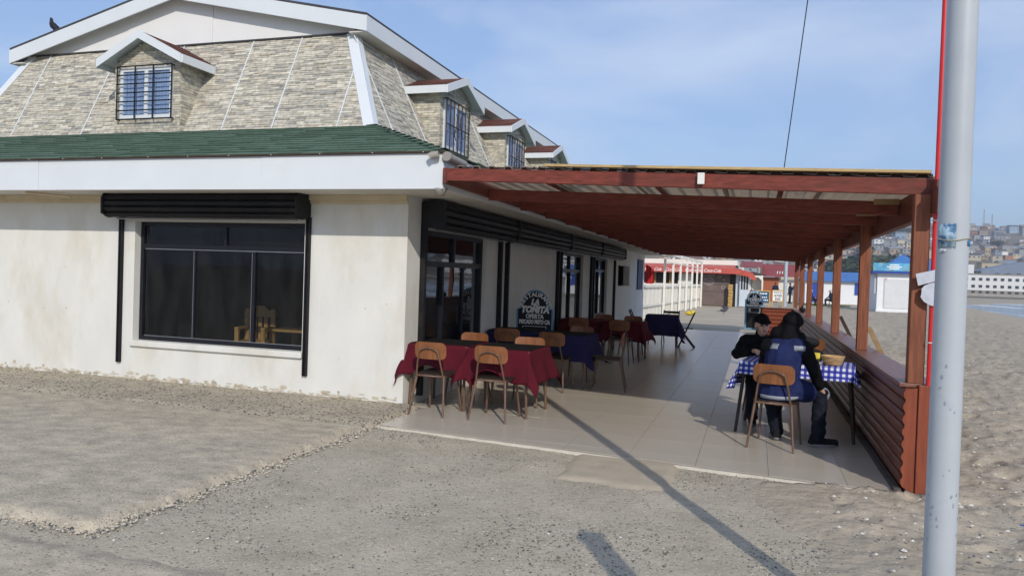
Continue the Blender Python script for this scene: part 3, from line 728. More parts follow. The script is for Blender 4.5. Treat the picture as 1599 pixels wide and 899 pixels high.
# ---- big front window: frame, panes, shutter box and guide rails
def window_frame(name, o, u, n_, w, h, splits, transom, parent, fw=0.05, dp=0.06, gm=None):
    """o: lower corner, u: along, n_: outward; splits: fractions of the mullions; transom: height of the cross bar or None"""
    o, u, n_ = Vector(o), Vector(u), Vector(n_); Z = Vector((0, 0, 1)); f = B()
    f.obox(o, u*fw, n_*dp, Z*h); f.obox(o + u*(w-fw), u*fw, n_*dp, Z*h)
    f.obox(o + u*fw, u*(w-2*fw), n_*dp, Z*fw); f.obox(o + u*fw + Z*(h-fw), u*(w-2*fw), n_*dp, Z*fw)
    top = h - fw
    if transom:
        f.obox(o + u*fw + Z*transom, u*(w-2*fw), n_*dp*0.95, Z*fw*1.2); top = transom
    for s in splits: f.obox(o + u*(w*s - fw*0.45) + Z*fw, u*fw*0.9, n_*dp*0.9, Z*(top-fw))
    if transom: f.obox(o + u*(w*0.52 - fw*0.4) + Z*(transom+fw*1.2), u*fw*0.8, n_*dp*0.9, Z*(h-fw-transom-fw*1.2))
    fo_ = f.build(name, m_frame, parent, 0.004)
    ed = [0] + list(splits) + [1]
    for i in range(len(ed)-1):
        a, e = w*ed[i] + fw*0.5, w*ed[i+1] - fw*0.5
        B().obox(o + u*a + n_*dp*(0.35 + 0.2*(i % 2)) + Z*fw*0.8, u*(e-a), n_*0.005, Z*(top-fw*0.8)).build('pane', gm or m_glass, fo_)
    if transom:
        for a, e in ((fw*0.5, w*0.52), (w*0.52, w-fw*0.5)):
            B().obox(o + u*a + n_*dp*0.4 + Z*(transom+fw), u*(e-a), n_*0.005, Z*(h-transom-fw*1.8)).build('pane', gm or m_glass, fo_)
    return fo_
window_frame('front_window', (WX0+0.003, FY+0.16, WZ0+0.005), (1,0,0), (0,-1,0), WX1-WX0-0.006, WZ1-WZ0-0.01, [0.335, 0.69], 1.22, house)
b = B().box(WX0+0.09, WX1-0.07, FY+0.10, FY+0.106, WZ0+0.062, WZ0+0.070)
b.box(WX0+0.08, WX1-0.05, FY+0.099, FY+0.104, WZ0+1.215, WZ0+1.224)
b.box(WX0+0.87, WX0+0.875, FY+0.097, FY+0.103, WZ0+0.07, WZ0+1.2).box(WX0+1.765, WX0+1.77, FY+0.097, FY+0.103, WZ0+0.07, WZ0+1.2)
b.build('bright_edge_trim', M('bare_aluminium', (0.35, 0.36, 0.38), 0.35, 0.1, 5, metal=0.7), house)
def shutter_box(o, u, n_, ln, z0, z1, dp, parent, slats=3):
    o, u, n_ = Vector(o), Vector(u), Vector(n_); Z = Vector((0, 0, 1)); h = z1 - z0
    prof = [(0.0, z0+0.05), (dp*0.55, z0), (dp*0.80, z0+0.004), (dp*0.88, z0+h*0.16), (dp*0.80, z0+h*0.20), (dp*0.93, z0+h*0.26), (dp, z0+h*0.40), (dp*0.89, z0+h*0.46), (dp*0.97, z0+h*0.52), (dp*0.99, z0+h*0.66), (dp*0.88, z0+h*0.72), (dp*0.955, z0+h*0.78), (dp*0.93, z0+h*0.93), (dp*0.84, z1), (0, z1)]
    bb = B().prism([o + n_*a + Z*z for a, z in prof], u*ln)
    root = bb.build('shutter_box', m_black, parent, 0.003)
    for e in (0.0, ln-0.028):
        cp = B(); cp.prism([o + u*(e-0.002) + n_*a*1.02 + Z*(z + (0.01 if z > z0+h*0.5 else -0.008)) for a, z in [(0.02, z0+0.03), (dp*0.6, z0), (dp, z0+0.05), (dp*1.01, z1-0.06), (dp*0.9, z1), (0.02, z1)]], u*0.032)
        cp.build('end_plate', m_black, root)
    B().tube([o + u*0.1 + n_*dp*0.45 + Z*(z0-0.012), o + u*(ln-0.1) + n_*dp*0.45 + Z*(z0-0.012)], 0.012, 6).build('shutter_bottom_bar', MATS['bare_aluminium'], root)
    return root
shutter_box((-8.13, FY-0.002, 0), (1,0,0), (0,-1,0), 2.94, 2.185, 2.478, 0.30, house)
for x, z0, z1 in ((-8.065, 0.27, 2.22), (-5.205, 0.285, 2.22)):
    b = B().box(x-0.028, x-0.008, FY-0.045, FY-0.002, z0, z1).box(x+0.008, x+0.028, FY-0.045, FY-0.002, z0, z1).box(x-0.007, x+0.007, FY-0.03, FY-0.003, z0+0.01, z1)
    b.build('shutter_rail', m_black, house)
# side wall windows, boxes, rails
yy = [8.47, 11.55, 15.2, 18.5, 22.0]
for i in range(4): shutter_box((SX+0.002, yy[i], 0), (0,1,0), (1,0,0), yy[i+1]-yy[i]-0.03, 2.13, 2.455, 0.31, house)
for i, (a0, a1, z0, z1) in enumerate(SW[:3]):
    window_frame('side_window', (SX-0.15, a0+0.003, z0+0.004), (0,1,0), (1,0,0), a1-a0-0.006, z1-z0-0.008, [0.36, 0.68] if i == 0 else [0.55], 1.22 if i == 0 else 1.15, house, fw=0.06, dp=0.09, gm=m_sglass)
    B().box(SX-0.05, SX+0.04, a0-0.03, a1+0.03, z0-0.05, z0+0.001).build('window_sill', m_wall, house, 0.008)
for y in (8.50, 11.42, 11.78, 15.12, 15.36, 18.44, 18.72, 21.7):
    B().box(SX+0.002, SX+0.07, y-0.03, y-0.008, 0.1, 2.2).box(SX+0.002, SX+0.07, y+0.008, y+0.03, 0.1, 2.2).box(SX+0.002, SX+0.03, y-0.007, y+0.007, 0.12, 2.2).build('shutter_rail', m_black, house)
m_bluewood = M('blue_board', (0.045, 0.085, 0.22), 0.6, 0.3, 6)
b = B()
for i in range(5):
    b.mi = (0, 1, 0, 1, 0)[i]; b.box(SX+0.01, SX+0.05, 26.2 + i*0.24, 26.42 + i*0.24, 1.25, 2.28)
b.build('folding_shutter', [m_bluewood, M('dark_board', (0.05, 0.045, 0.04), 0.6, 0.3, 6)], house)
# seen through the front window: pine chair in the dark dining room
m_pine = wood_mat('varnished_pine', (0.46, 0.25, 0.075), 0.4, 0.25, 'Z')
pc = thing('pine_armchair', 'yellow varnished pine chair standing inside behind the big front window', 'chair', (-7.22, 9.85, 0.03), R(195))
b = B()
b.box(-0.24, 0.24, -0.24, 0.24, 0.40, 0.45); b.build('seat', m_pine, pc, 0.01, world=False)
for x in (-0.2, 0.2):
    for y in (-0.2, 0.2): B().box(x-0.035, x+0.035, y-0.035, y+0.035, 0, 0.40 if y > 0 else 0.92).build('leg', m_pine, pc, 0.008, world=False)
for x in (-0.09, 0.0, 0.09): B().box(x-0.03, x+0.03, -0.215, -0.185, 0.45, 0.80).build('back_slat', m_pine, pc, 0.006, world=False)
B().prism([(-0.25, -0.23, 0.80), (0.25, -0.23, 0.80), (0.25, -0.23, 0.88), (0.13, -0.23, 0.90), (0.06, -0.23, 0.97), (-0.06, -0.23, 0.97), (-0.13, -0.23, 0.90), (-0.25, -0.23, 0.88)], (0, 0.05, 0)).build('crest_rail', m_pine, pc, 0.006, world=False)
for s in (-1, 1): B().box(s*0.2-0.03, s*0.2+0.03, -0.2, 0.24, 0.62, 0.66).box(s*0.2-0.03, s*0.2+0.03, 0.17, 0.23, 0.4, 0.62).build('armrest', m_pine, pc, 0.006, world=False)
tb = thing('dining_table', 'low pine table behind the chair inside the front window', 'table', (-6.62, 10.2, 0.03))
B().box(-0.4, 0.4, -0.35, 0.35, 0.60, 0.64).build('tabletop', m_pine, tb, 0.006, world=False)
for x in (-0.34, 0.34):
    for y in (-0.29, 0.29): B().box(x-0.03, x+0.03, y-0.03, y+0.03, 0, 0.60).build('leg', m_pine, tb, world=False)

# ------------------------------------------------------------------ terrace floor, laid tile by tile
m_tile = M('floor_tile', (0.53, 0.475, 0.39), 0.24, 0.06, 1.2, bump=0.05, bscale=8, spec=0.5, stain=(0.40, 0.35, 0.275, 0.5), stain_scale=0.9, stain_lo=0.55, stain_hi=0.75, coord='Object')
m_grout = M('tile_grout', (0.27, 0.245, 0.21), 0.9, 0.15, 8)
m_edge2 = M('mortar_edge', (0.55, 0.50, 0.40), 0.9, 0.12, 6, bump=0.4, bscale=40)
TX0, TX1, TYB = -3.888, 1.13, 25.6
b = B(); b.prism([(-3.66, front_y(-3.66)+0.012, -0.1), (TX1, front_y(TX1)+0.012, -0.1), (TX1, TYB, -0.1), (TX0, TYB, -0.1), (TX0, 8.11, -0.1), (-3.66, 8.0, -0.1)], (0, 0, 0.106))
floor_ = struct(b.build('terrace_floor', m_grout))
xs = [-3.66 + 0.0] + [0.16 + 0.6*k for k in range(-6, 2)] + [TX1]
xs = sorted(set([-3.888] + [round(0.16 + 0.6*k, 3) for k in range(-6, 2)] + [TX1]))
G = 0.0016; tile_cache = {}
y0s = [6.45 + 0.6*j for j in range(33)]
for j, ya in enumerate(y0s):
    yb = min(ya + 0.6, TYB)
    if yb - ya < 0.05: continue
    for i in range(len(xs)-1):
        xa, xb = xs[i] + G, xs[i+1] - G
        if ya < 8.11 and xa < -3.66: xa = -3.655 + G
        fa, fb = max(ya + G, front_y(xa) + 0.03), max(ya + G, front_y(xb) + 0.03)
        if fa > yb - 0.03 and fb > yb - 0.03: continue
        fa, fb = min(fa, yb - 0.004), min(fb, yb - 0.004)
        key = (round(xb-xa, 3), round(fa-ya, 3), round(fb-ya, 3), round(yb-ya, 3))
        if key not in tile_cache:
            q = [(0, fa-ya, 0), (xb-xa, fb-ya, 0), (xb-xa, yb-ya-G, 0), (0, yb-ya-G, 0)]
            tile_cache[key] = B().prism(q, (0, 0, 0.009)).mesh('tile', m_tile)
        o = link('tile', tile_cache[key], floor_, world=False)
        o.location = (xa, ya, 0.003 + random.uniform(0, 0.0012))
        o.rotation_euler = (random.gauss(0, 0.0006), random.gauss(0, 0.0006), 0)
b = B()                                                             # rough mortar lip along the front edge
n_ = 90; prev = None
for i in range(n_+1):
    x = -3.66 + (TX1 + 3.66)*i/n_; y = front_y(x); j1 = 0.012*nz(x*5, 1) + 0.01*nz(x*17, 3)
    cur = [(x, y - 0.035 + j1, -0.02), (x, y - 0.02 + j1, 0.006), (x, y + 0.028, 0.0085), (x, y + 0.028, -0.02)]
    if prev: b.add(prev + cur, [(0, 4, 5, 1), (1, 5, 6, 2), (2, 6, 7, 3)], True)
    prev = cur
struct(b.build('terrace_edge', m_edge2))

# ------------------------------------------------------------------ pergola
m_red = wood_mat('oxide_red_wood_x', (0.19, 0.045, 0.030), 0.55, 0.36, 'X', stain=(0.115, 0.04, 0.026, 0.8))
m_redz = wood_mat('oxide_red_wood_z', (0.215, 0.072, 0.036), 0.55, 0.35, 'Z', stain=(0.12, 0.045, 0.028, 0.8))
m_redy = wood_mat('oxide_red_wood_y', (0.16, 0.044, 0.029), 0.55, 0.32, 'Y', stain=(0.095, 0.032, 0.023, 0.8))
m_rawpine = wood_mat('raw_pine', (0.50, 0.36, 0.17), 0.75, 0.18, 'X')
m_zinc = M('zinc_sheet', (0.42, 0.41, 0.39), 0.5, 0.15, 1.5, metal=0.15, spec=0.4, stain=(0.25, 0.18, 0.13, 0.5), stain_scale=1.5)
def translucent(m, fac, col):
    # fibreglass lets some light through
    N = m.node_tree.nodes; K = m.node_tree.links; out = N['Material Output']; p = N['Principled BSDF']
    t = N.new('ShaderNodeBsdfTranslucent'); t.inputs['Color'].default_value = (*col, 1); mx_ = N.new('ShaderNodeMixShader'); mx_.inputs['Fac'].default_value = fac
    K.new(p.outputs[0], mx_.inputs[1]); K.new(t.outputs[0], mx_.inputs[2]); K.new(mx_.outputs[0], out.inputs['Surface'])
translucent(m_zinc, 0.5, (0.80, 0.70, 0.58))
per = thing('pergola', 'oxide red timber pergola with zinc sheet roof over the terrace', 'pergola', (1.2, 6.65, 0))
PY = [6.65, 9.8, 12.97, 16.1, 19.3, 22.4, 25.4]
def zl(y): return 2.575 - 0.05*(y - 7)/18        # beam centre height at the house side
def zr(y): return 2.335 + 0.02*(y - 7)/18        # and at the beach side
for i, y in enumerate(PY):
    B().box(1.155, 1.27, y-0.055, y+0.055, 0.862, 2.33).build('post', m_redz, per, 0.005)
B().box(1.271, 1.35, 6.45, 25.6, 2.18, 2.43).build('side_beam', m_redy, per, 0.005)
B().beam((-3.115, 7.36, 2.615), (-3.115, 25.5, 2.565), 0.07, 0.16).build('ledger_beam', m_redy, per, 0.005)
nb = 15; m_dullpine = wood_mat('darkened_pine', (0.30, 0.20, 0.10), 0.8, 0.2, 'X')  # darker pine: the packing blocks' shade under the roof is put into its colour
for i in range(nb):
    f = i/(nb-1); yl = 7.335 + f*18.1; yr = 6.66 + f*18.75
    lf = 0.045 if i == 0 else -0.02
    B().beam((-3.075, yl, zl(yl) + lf), (1.265 if i else 1.30, yr, zr(yr) + 0.025 + lf*0.7), 0.055, 0.125 if i == 0 else 0.13).build('cross_beam', m_red, per, 0.004)
    if 0 < i < 10: B().box(1.04, 1.262, yr-0.075, yr-0.030, zr(yr)+0.045, zr(yr)+0.098).build('packing_block', m_dullpine, per, 0.003)
# trapezoid sheets, ribs running away from the viewer
def sheet_roof(x0, x1, ya, yb, lift):
    bb = B(); per_ = 0.18; x = x0; pts = []
    while x < x1 - 0.01:
        for dx, dz in ((0, 0), (0.085, 0), (0.105, 0.032), (0.16, 0.032)): pts.append((min(x+dx, x1), dz))
        x += per_
    pts.append((x1, 0)); row = []
    def zz(x, y): f = (x + 3.1)/4.4; return zl(y)*(1-f) + (zr(y)+0.03)*f + 0.104 + lift
    m_ = len(pts); sk = lambda x: 7.32 - (x + 3.1)*0.155
    for x, dz in pts:
        y0 = sk(x) if ya is None else ya
        for y in (y0, yb): row.append((x, y, zz(x, y) + dz))
    top = [(a, b_, c + 0.0035) for a, b_, c in row]
    fs = []
    for k in range(m_-1):
        a = 2*k; fs.append((a, a+1, a+3, a+2)); o = 2*m_; fs.append((o+a, o+a+2, o+a+3, o+a+1)); fs.append((a, a+2, o+a+2, o+a))
    bb.add(row + top, fs)
    return bb
for k in range(5):
    x0 = -3.06 + k*0.9; x1 = min(x0 + 0.95, 1.36)
    for s, (ya, yb) in enumerate([(None, 12.6), (12.5, 19.2), (19.1, 25.7)]):
        sheet_roof(x0, x1, ya, yb, 0.004*(k % 2) + 0.008*s).build('roof_sheet', m_zinc, per)
B().beam((-1.98, 7.16, 2.672), (1.27, 6.65, 2.506), 0.10, 0.024).build('pine_plank', m_rawpine, per, 0.003)
for x in (-2.2, -1.0, 0.2):
    f = (x + 3.1)/4.4
    B().beam((x, 7.34 - (x + 3.075)*0.155 + 0.04, zl(7)*(1-f) + (zr(7)+0.025)*f + 0.089), (x, 25.5, zl(25)*(1-f) + (zr(25)+0.025)*f + 0.089), 0.05, 0.025).build('purlin', m_redy, per)
b = B(); x = -2.9
while x < 1.2:
    y = 7.335 - (x + 3.075)*0.155; f = (x + 3.1)/4.4; q_ = 0.0
    b.box(x, x+0.055, y-0.035, y+0.03, zl(7)*(1-f) + (zr(7)+0.03)*f + 0.108, zl(7)*(1-f) + (zr(7)+0.03)*f + 0.125); x += 0.36
struct(b.build('roof_spacers', m_edge, per), 'stuff')
B().beam((-3.0, 7.355, 2.688), (1.29, 6.69, 2.482), 0.03, 0.03).build('eave_filler', m_edge, per)
B().box(-0.52, -0.46, 6.865, 6.884, 2.45, 2.55).build('junction_box', M('white_plastic', (0.75, 0.74, 0.70), 0.4, 0.04, 5), per, 0.004)
B().box(1.272, 1.352, 6.40, 6.449, 2.17, 2.37).build('beam_end', m_redz, per, 0.004)

# ------------------------------------------------------------------ low wall of half-log boards with a cap
m_log = wood_mat('varnished_log', (0.15, 0.045, 0.026), 0.38, 0.3, 'Y', spec=0.45)
m_cap = wood_mat('varnished_cap', (0.20, 0.085, 0.055), 0.4, 0.25, 'Y', spec=0.5)
m_orange = wood_mat('bright_oxide_board', (0.235, 0.058, 0.028), 0.5, 0.18, 'Z')
low = thing('low_wall', 'knee high terrace wall of dark red half-log boards with flat cap', 'wall', (1.24, 6.6, 0))
NL = 8; lh = 0.78/NL
def halflog(a, b_, n_, h, bul=0.028):
    a, b_, n_ = Vector(a), Vector(b_), Vector(n_); Z = Vector((0, 0, 1))
    prof = [(0, 0.002), (bul*0.55, 0.006), (bul*0.92, h*0.25), (bul, h*0.5), (bul*0.92, h*0.75), (bul*0.55, h-0.006), (0, h-0.002), (-0.02, h-0.002), (-0.02, 0.002)]
    bb = B().prism([a + n_*p + Z*z for p, z in prof], b_ - a)
    return bb
for s in range(3):
    ya, yb = 6.60 + s*6.4, min(6.60 + (s+1)*6.4 - 0.004, 24.6)
    for k in range(NL):
        halflog((1.155, ya, 0.045 + k*lh), (1.155, yb, 0.045 + k*lh), (-1, 0, 0), lh).build('half_log', m_log, low)
B().box(1.157, 1.33, 6.62, 24.6, 0.0, 0.828).build('wall_core', m_redy, low)
for s in range(6):
    B().box(1.10, 1.38, PY[s]-0.05 if s == 0 else PY[s]+0.0015, PY[s+1]-0.0015 if s < 5 else 24.65, 0.829, 0.861).build('cap_board', m_cap, low, 0.006)
B().box(1.08, 1.135, 6.55, 24.6, -0.02, 0.044).build('skirting', M('dark_skirting', (0.09, 0.075, 0.065), 0.8, 0.3, 5), low, 0.006)
b = B()                                                             # scalloped end of the log boards, then the two upright boards
pts = [(1.225, 6.598, 0.0)]
for k in range(NL):
    for t in range(5): pts.append((1.150 - 0.024*math.sin(math.pi*(t+0.5)/5), 6.598, 0.045 + lh*(k + (t+0.5)/5)))
pts.append((1.225, 6.598, 0.83))
B().prism(list(reversed(pts)), (0, -0.035, 0)).build('scalloped_end', m_orange, low)
B().box(1.2285, 1.39, 6.545, 6.597, -0.03, 0.855).build('end_board', m_orange, low, 0.005)
for k in range(6): halflog((0.22, 24.45, 0.13 + k*0.12), (1.12, 24.45, 0.13 + k*0.12), (0, -1, 0), 0.12, 0.03).build('return_log', m_orange, low)
B().box(0.20, 1.12, 24.47, 24.55, 0.0, 0.85).build('return_core', m_redy, low)
B().box(0.18, 1.097, 24.38, 24.60, 0.851, 0.875).build('return_cap', m_cap, low, 0.005)

# ------------------------------------------------------------------ terrace furniture
m_ply = wood_mat('honey_plywood', (0.235, 0.092, 0.036), 0.4, 0.28, 'Z', spec=0.4)
m_tubem = M('brown_enamel_tube', (0.135, 0.075, 0.045), 0.4, 0.2, 10, spec=0.5)
m_vinyl = M('dark_seat', (0.03, 0.022, 0.018), 0.45, 0.2, 6)
def rounded_plate(w, h, th, rad, curve=0.0, n=5):
    """plate in the x-z plane, bent about the vertical, thickness along y"""
    bb = B(); prof = []
    for cx, cz, a0 in ((w/2-rad, h-rad, 0), (-w/2+rad, h-rad, 90), (-w/2+rad, rad, 180), (w/2-rad, rad, 270)):
        for k in range(n+1):
            a = R(a0 + 90*k/n); prof.append((cx + rad*math.cos(a), cz + rad*math.sin(a)))
    cols = 21
    # grid across width for the bend
    gv = []; fs = []
    def zr_(x):
        ax = abs(x); lo_, hi_ = 0.0, h
        if ax > w/2 - rad:
            d = ax - (w/2 - rad); q = rad - math.sqrt(max(0, rad*rad - d*d)); lo_, hi_ = q, h - q
        return lo_, hi_
    for side in (0, 1):
        for i in range(cols):
            x = -w/2*math.cos(math.pi*i/(cols-1))*0.9995
            l_, h_ = zr_(x); yb = curve*(x/(w/2))**2 + side*th
            for t in range(5): gv.append((x, yb, l_ + (h_-l_)*t/4))
    S = cols*5
    for i in range(cols-1):
        for t in range(4):
            a = i*5+t; fs.append((a, a+5, a+6, a+1)); fs.append((S+a, S+a+1, S+a+6, S+a+5))
        fs.append((i*5, S+i*5, S+i*5+5, i*5+5)); fs.append((i*5+4, i*5+9, S+i*5+9, S+i*5+4))
    for t in range(4):
        fs.append((t, t+1, S+t+1, S+t)); a = (cols-1)*5+t; fs.append((a, S+a, S+a+1, a+1))
    return bb.add(gv, fs)
def make_chair():
    t = thing('school_chair', 'x', 'chair')
    p = rounded_plate(0.385, 0.19, 0.012, 0.06, 0.028)
    p.v = [(x, -0.232 + y - 0.10*(z - 0.1), 0.625 + z) for x, y, z in p.v]
    p.build('backrest', m_ply, t, world=False)
    s = rounded_plate(0.40, 0.39, 0.012, 0.07, -0.012)
    s.v = [(x, z - 0.19, 0.452 + y + 0.02*(z/0.39)) for x, y, z in s.v]
    s.build('seat', m_vinyl, t, world=False)
    arch = [(-0.165, -0.20, 0.435), (-0.140, -0.232, 0.60), (-0.112, -0.250, 0.715)]
    arch += [(-0.085*math.cos(R(a)) , -0.253, 0.725 + 0.028*math.sin(R(a))) for a in (25, 60, 90, 120, 155)]
    arch += [(0.112, -0.250, 0.715), (0.140, -0.232, 0.60), (0.165, -0.20, 0.435)]
    B().tube(arch, 0.0105, 8).build('back_frame', m_tubem, t, world=False)
    ring = [(-0.17, -0.20, 0.437), (0.17, -0.20, 0.437), (0.175, 0.16, 0.437), (-0.175, 0.16, 0.437), (-0.17, -0.20, 0.437)]
    B().tube(ring, 0.0105, 8).build('seat_frame', m_tubem, t, world=False)
    for sx in (-1, 1):
        B().tube([(sx*0.168, -0.185, 0.437), (sx*0.215, -0.275, 0.0)], 0.0145, 8, 0.011).build('leg', m_tubem, t, world=False)
        B().tube([(sx*0.170, 0.14, 0.437), (sx*0.205, 0.215, 0.0)], 0.0145, 8, 0.011).build('leg', m_tubem, t, world=False)
    return t
chair0 = make_chair(); note_children(chair0); used = [False]
def chair(x, y, deg, label, group='brown plywood chairs on the terrace'):
    if not used[0]:
        used[0] = True; o = chair0; o.location = (x, y, 0.0125); o.rotation_euler = (0, 0, R(deg)); o['label'] = label; o['group'] = group
    else: o = copy_tree(chair0, None, (x, y, 0.0125), R(deg), label, group)
    return o
chair(-3.40, 7.99, -4, 'plywood chair at the near side of the maroon table touching the house wall')
chair(-2.69, 7.99, -3, 'plywood chair at the near side of the outer front maroon table')
chair(-3.50, 9.18, 176, 'plywood chair at the far side of the maroon table by the window')
chair(-2.66, 8.98, 183, 'pale sunlit plywood chair at the far side of the outer front maroon table')
chair(-3.42, 10.72, 2, 'plywood chair at the near side of the navy table before the menu board')
chair(-2.64, 10.42, -6, 'plywood chair with its back to us at the outer navy table')
chair(-2.58, 11.55, 178, 'plywood chair at the far side of the outer navy table')
chair(-1.98, 10.80, 97, 'plywood chair seen side on at the free end of the outer navy table')
chair(-3.20, 14.45, 3, 'plywood chair in shade at the near side of the inner dark maroon table')
chair(-2.36, 14.22, -3, 'plywood chair in shade at the near side of the outer dark maroon table')
chair(-3.05, 15.85, 182, 'plywood chair at the far side of the inner dark maroon table')
chair(-2.42, 15.75, 177, 'plywood chair at the far side of the outer dark maroon table')
chair(0.24, 7.93, -12, 'plywood chair carrying the diner in the navy vest')
chair(0.13, 9.62, 182, 'plywood chair under the diner in the black cap')
chair(0.75, 11.55, 170, 'plywood chair with a black bag on it farther along the low wall')
m_bag = M('black_cloth', (0.012, 0.012, 0.014), 0.8, 0.3, 12, bump=0.3)
b = B(); b.capsule((0.64, 11.66, 0.60), (0.86, 11.64, 0.60), 0.10, 0.09); b.capsule((0.66, 11.68, 0.80), (0.84, 11.67, 0.78), 0.07, 0.06)
tag(b.build('black_bag', m_bag), 'black bag hanging on the empty chair behind the diners', 'bag')

m_leg = M('dark_table_leg', (0.05, 0.03, 0.022), 0.5, 0.2, 8)
m_ttop = wood_mat('table_board', (0.22, 0.12, 0.06), 0.5, 0.2, 'X')
def table(x, y, deg, label, group, w=0.74, d=0.74, splay=0.03, h=0.745):
    t = thing('cafe_table', label, 'table', (x, y, 0.0125), R(deg), group)
    B().box(-w/2, w/2, -d/2, d/2, h-0.03, h).build('tabletop', m_ttop, t, 0.004, world=False)
    for sx in (-1, 1):
        for sy in (-1, 1):
            B().tube([(sx*(w/2-0.05), sy*(d/2-0.05), h-0.03), (sx*(w/2-0.05+splay), sy*(d/2-0.05+splay), 0.0)], 0.02, 8, 0.016).build('leg', m_tubem if splay < 0.04 else m_leg, t, world=False)
    return t
def cloth_mesh(name, w, d, over, h, mat, seed=0, flare=0.22, lift=None, n=46, th=0.003, ov4=None):
    """square cloth over a w x d table: flat on top, hanging past the edge, corners as folds"""
    bb = B(); uv = []; W2, D2 = w/2 + 0.004, d/2 + 0.004
    L4 = ov4 or (over, over, over, over)
    ux = [-(W2+L4[0]) + (2*W2+L4[0]+L4[1])*i/n for i in range(n+1)]; uy_ = [-(D2+L4[2]) + (2*D2+L4[2]+L4[3])*j/n for j in range(n+1)]
    for y in uy_:
        for x in ux:
            cx, cy = max(-W2, min(W2, x)), max(-D2, min(D2, y)); dx, dy_ = x - cx, y - cy; dd = math.hypot(dx, dy_)
            z = h + 0.006
            if dd > 1e-6:
                ddx, ddy = dx/dd, dy_/dd
                s = (x if abs(ddy) > abs(ddx) else y)
                fold = 0.5*math.sin(s*13 + seed) + 0.5*nz(s*5 + seed, seed*1.7)
                fl = flare*(1 + 0.6*fold)*smooth01(dd/over*1.4 + 0.1)
                corner = min(abs(ddx), abs(ddy))
                fl += 0.25*corner*smooth01(dd/over)
                out = dd*min(0.75, max(0.03, fl)); dn = math.sqrt(max(0, dd*dd - out*out))
                k = 1.0
                if lift:
                    k = 1 - lift(cx + dx*0.2, cy + dy_*0.2, ddx, ddy)
                z -= dn*k; out += dn*(1-k)*0.6
                cx += ddx*out; cy += ddy*out
            else: z += 0.002*nz(x*6 + seed, y*6)
            bb.v.append((cx, cy, z)); uv.append((x, y))
    for j in range(n):
        for i in range(n):
            a = j*(n+1)+i; bb.f.append((a, a+1, a+n+2, a+n+1)); bb.m.append(0); bb.c.append(None); bb.smooth.add(len(bb.f)-1)
    bb.uv = uv
    return bb.mesh(name, mat)
def fabric(name, col, var=0.12):
    m = M(name, col, 0.85, var, 3, bump=0.2, bscale=220, spec=0.1, bdist=0.001); m.node_tree.nodes['Principled BSDF'].inputs['Sheen Weight'].default_value = 0.0
    return m
m_maroon = fabric('maroon_cloth', (0.085, 0.0085, 0.0165)); m_navy = fabric('navy_cloth', (0.022, 0.020, 0.075)); m_topper = fabric('black_topper', (0.012, 0.011, 0.011))
def dressed(x, y, deg, col, tl, cl, tp, seed, over=0.37, liftside=True):
    table(x, y, deg, tl, 'square terrace tables')
    mt = m_maroon if col == 'maroon' else m_navy
    lf = (lambda px, py, dx, dy_: 0.38*smooth01(-dy_*1.5 - 0.3)*smooth01(1.1 - abs(px + 0.05)*4)) if liftside else None
    o = link('tablecloth', cloth_mesh('tablecloth', 0.74, 0.74, over, 0.745, mt, seed, lift=lf)); o.location = (x, y, 0.0125); o.rotation_euler = (0, 0, R(deg))
    md = o.modifiers.new('thick', 'SOLIDIFY'); md.thickness = 0.003; md.offset = 1
    tag(o, cl, 'tablecloth', 'tablecloths on the terrace tables')
    if tp:
        bb = B(); s = 0.36
        bb.box(-s, s, -s, s, 0.7555, 0.7585); o2 = bb.build('table_topper', m_topper, None, 0.001); o2.location = (x, y, 0.0125); o2.rotation_euler = (0, 0, R(deg + 1.5))
        tag(o2, tp, 'table topper', 'black toppers on the tablecloths')
dressed(-3.49, 8.54, -1, 'maroon', 'square table under the maroon cloth touching the house wall', 'maroon tablecloth on the table touching the house wall beside the near window', 'black topper on the maroon table touching the house wall', 1)
dressed(-2.70, 8.45, -3, 'maroon', 'square table under the outer front maroon cloth', 'sunlit maroon tablecloth with a long hanging corner, nearest to us', 'black topper on the outer front maroon table', 2.4)
dressed(-3.47, 11.24, 0, 'navy', 'square table under the navy cloth in front of the menu board', 'navy tablecloth on the table in front of the menu board', 'black topper on the navy table before the menu board', 3.1)
dressed(-2.62, 10.98, -2, 'navy', 'square table under the outer navy cloth', 'navy tablecloth with a long sunlit corner on the outer second row table', 'black topper on the outer second row navy table', 4.2)
dressed(-3.30, 15.12, 0, 'maroon', 'square table under the inner dark maroon cloth in the shade', 'dark maroon tablecloth in shade next to the far windows', None, 5.5)
dressed(-2.42, 15.02, -2, 'maroon', 'square table under the outer dark maroon cloth in the shade', 'dark maroon tablecloth in shade at the free end of its row', None, 6.3)
dressed(-2.10, 18.55, 3, 'navy', 'square table under the farthest navy cloth', 'farthest navy tablecloth standing alone near the white fence', None, 7.7, 0.48, False)
m_fold = M('dark_folding_wood', (0.045, 0.025, 0.018), 0.5, 0.3, 8)
def folding_chair(x, y, deg, label):
    t = thing('folding_chair', label, 'chair', (x, y, 0.0125), R(deg), 'dark folding chairs at the farthest table')
    for s in (-1, 1):
        B().beam((s*0.19, 0.16, 0.0), (s*0.19, -0.20, 0.84), 0.022, 0.03).build('leg', m_fold, t, world=False)
        B().beam((s*0.165, -0.22, 0.0), (s*0.165, 0.16, 0.46), 0.022, 0.03).build('leg', m_fold, t, world=False)
    for k in range(5): B().box(-0.15, 0.15, -0.16 + k*0.07, -0.105 + k*0.07, 0.448, 0.463).build('seat_slat', m_fold, t, world=False)
    for z in (0.60, 0.70, 0.79):
        yb = 0.16 - 0.36*z/0.84; B().box(-0.18, 0.18, yb-0.009, yb+0.009, z-0.03, z+0.03).build('back_slat', m_fold, t, world=False)
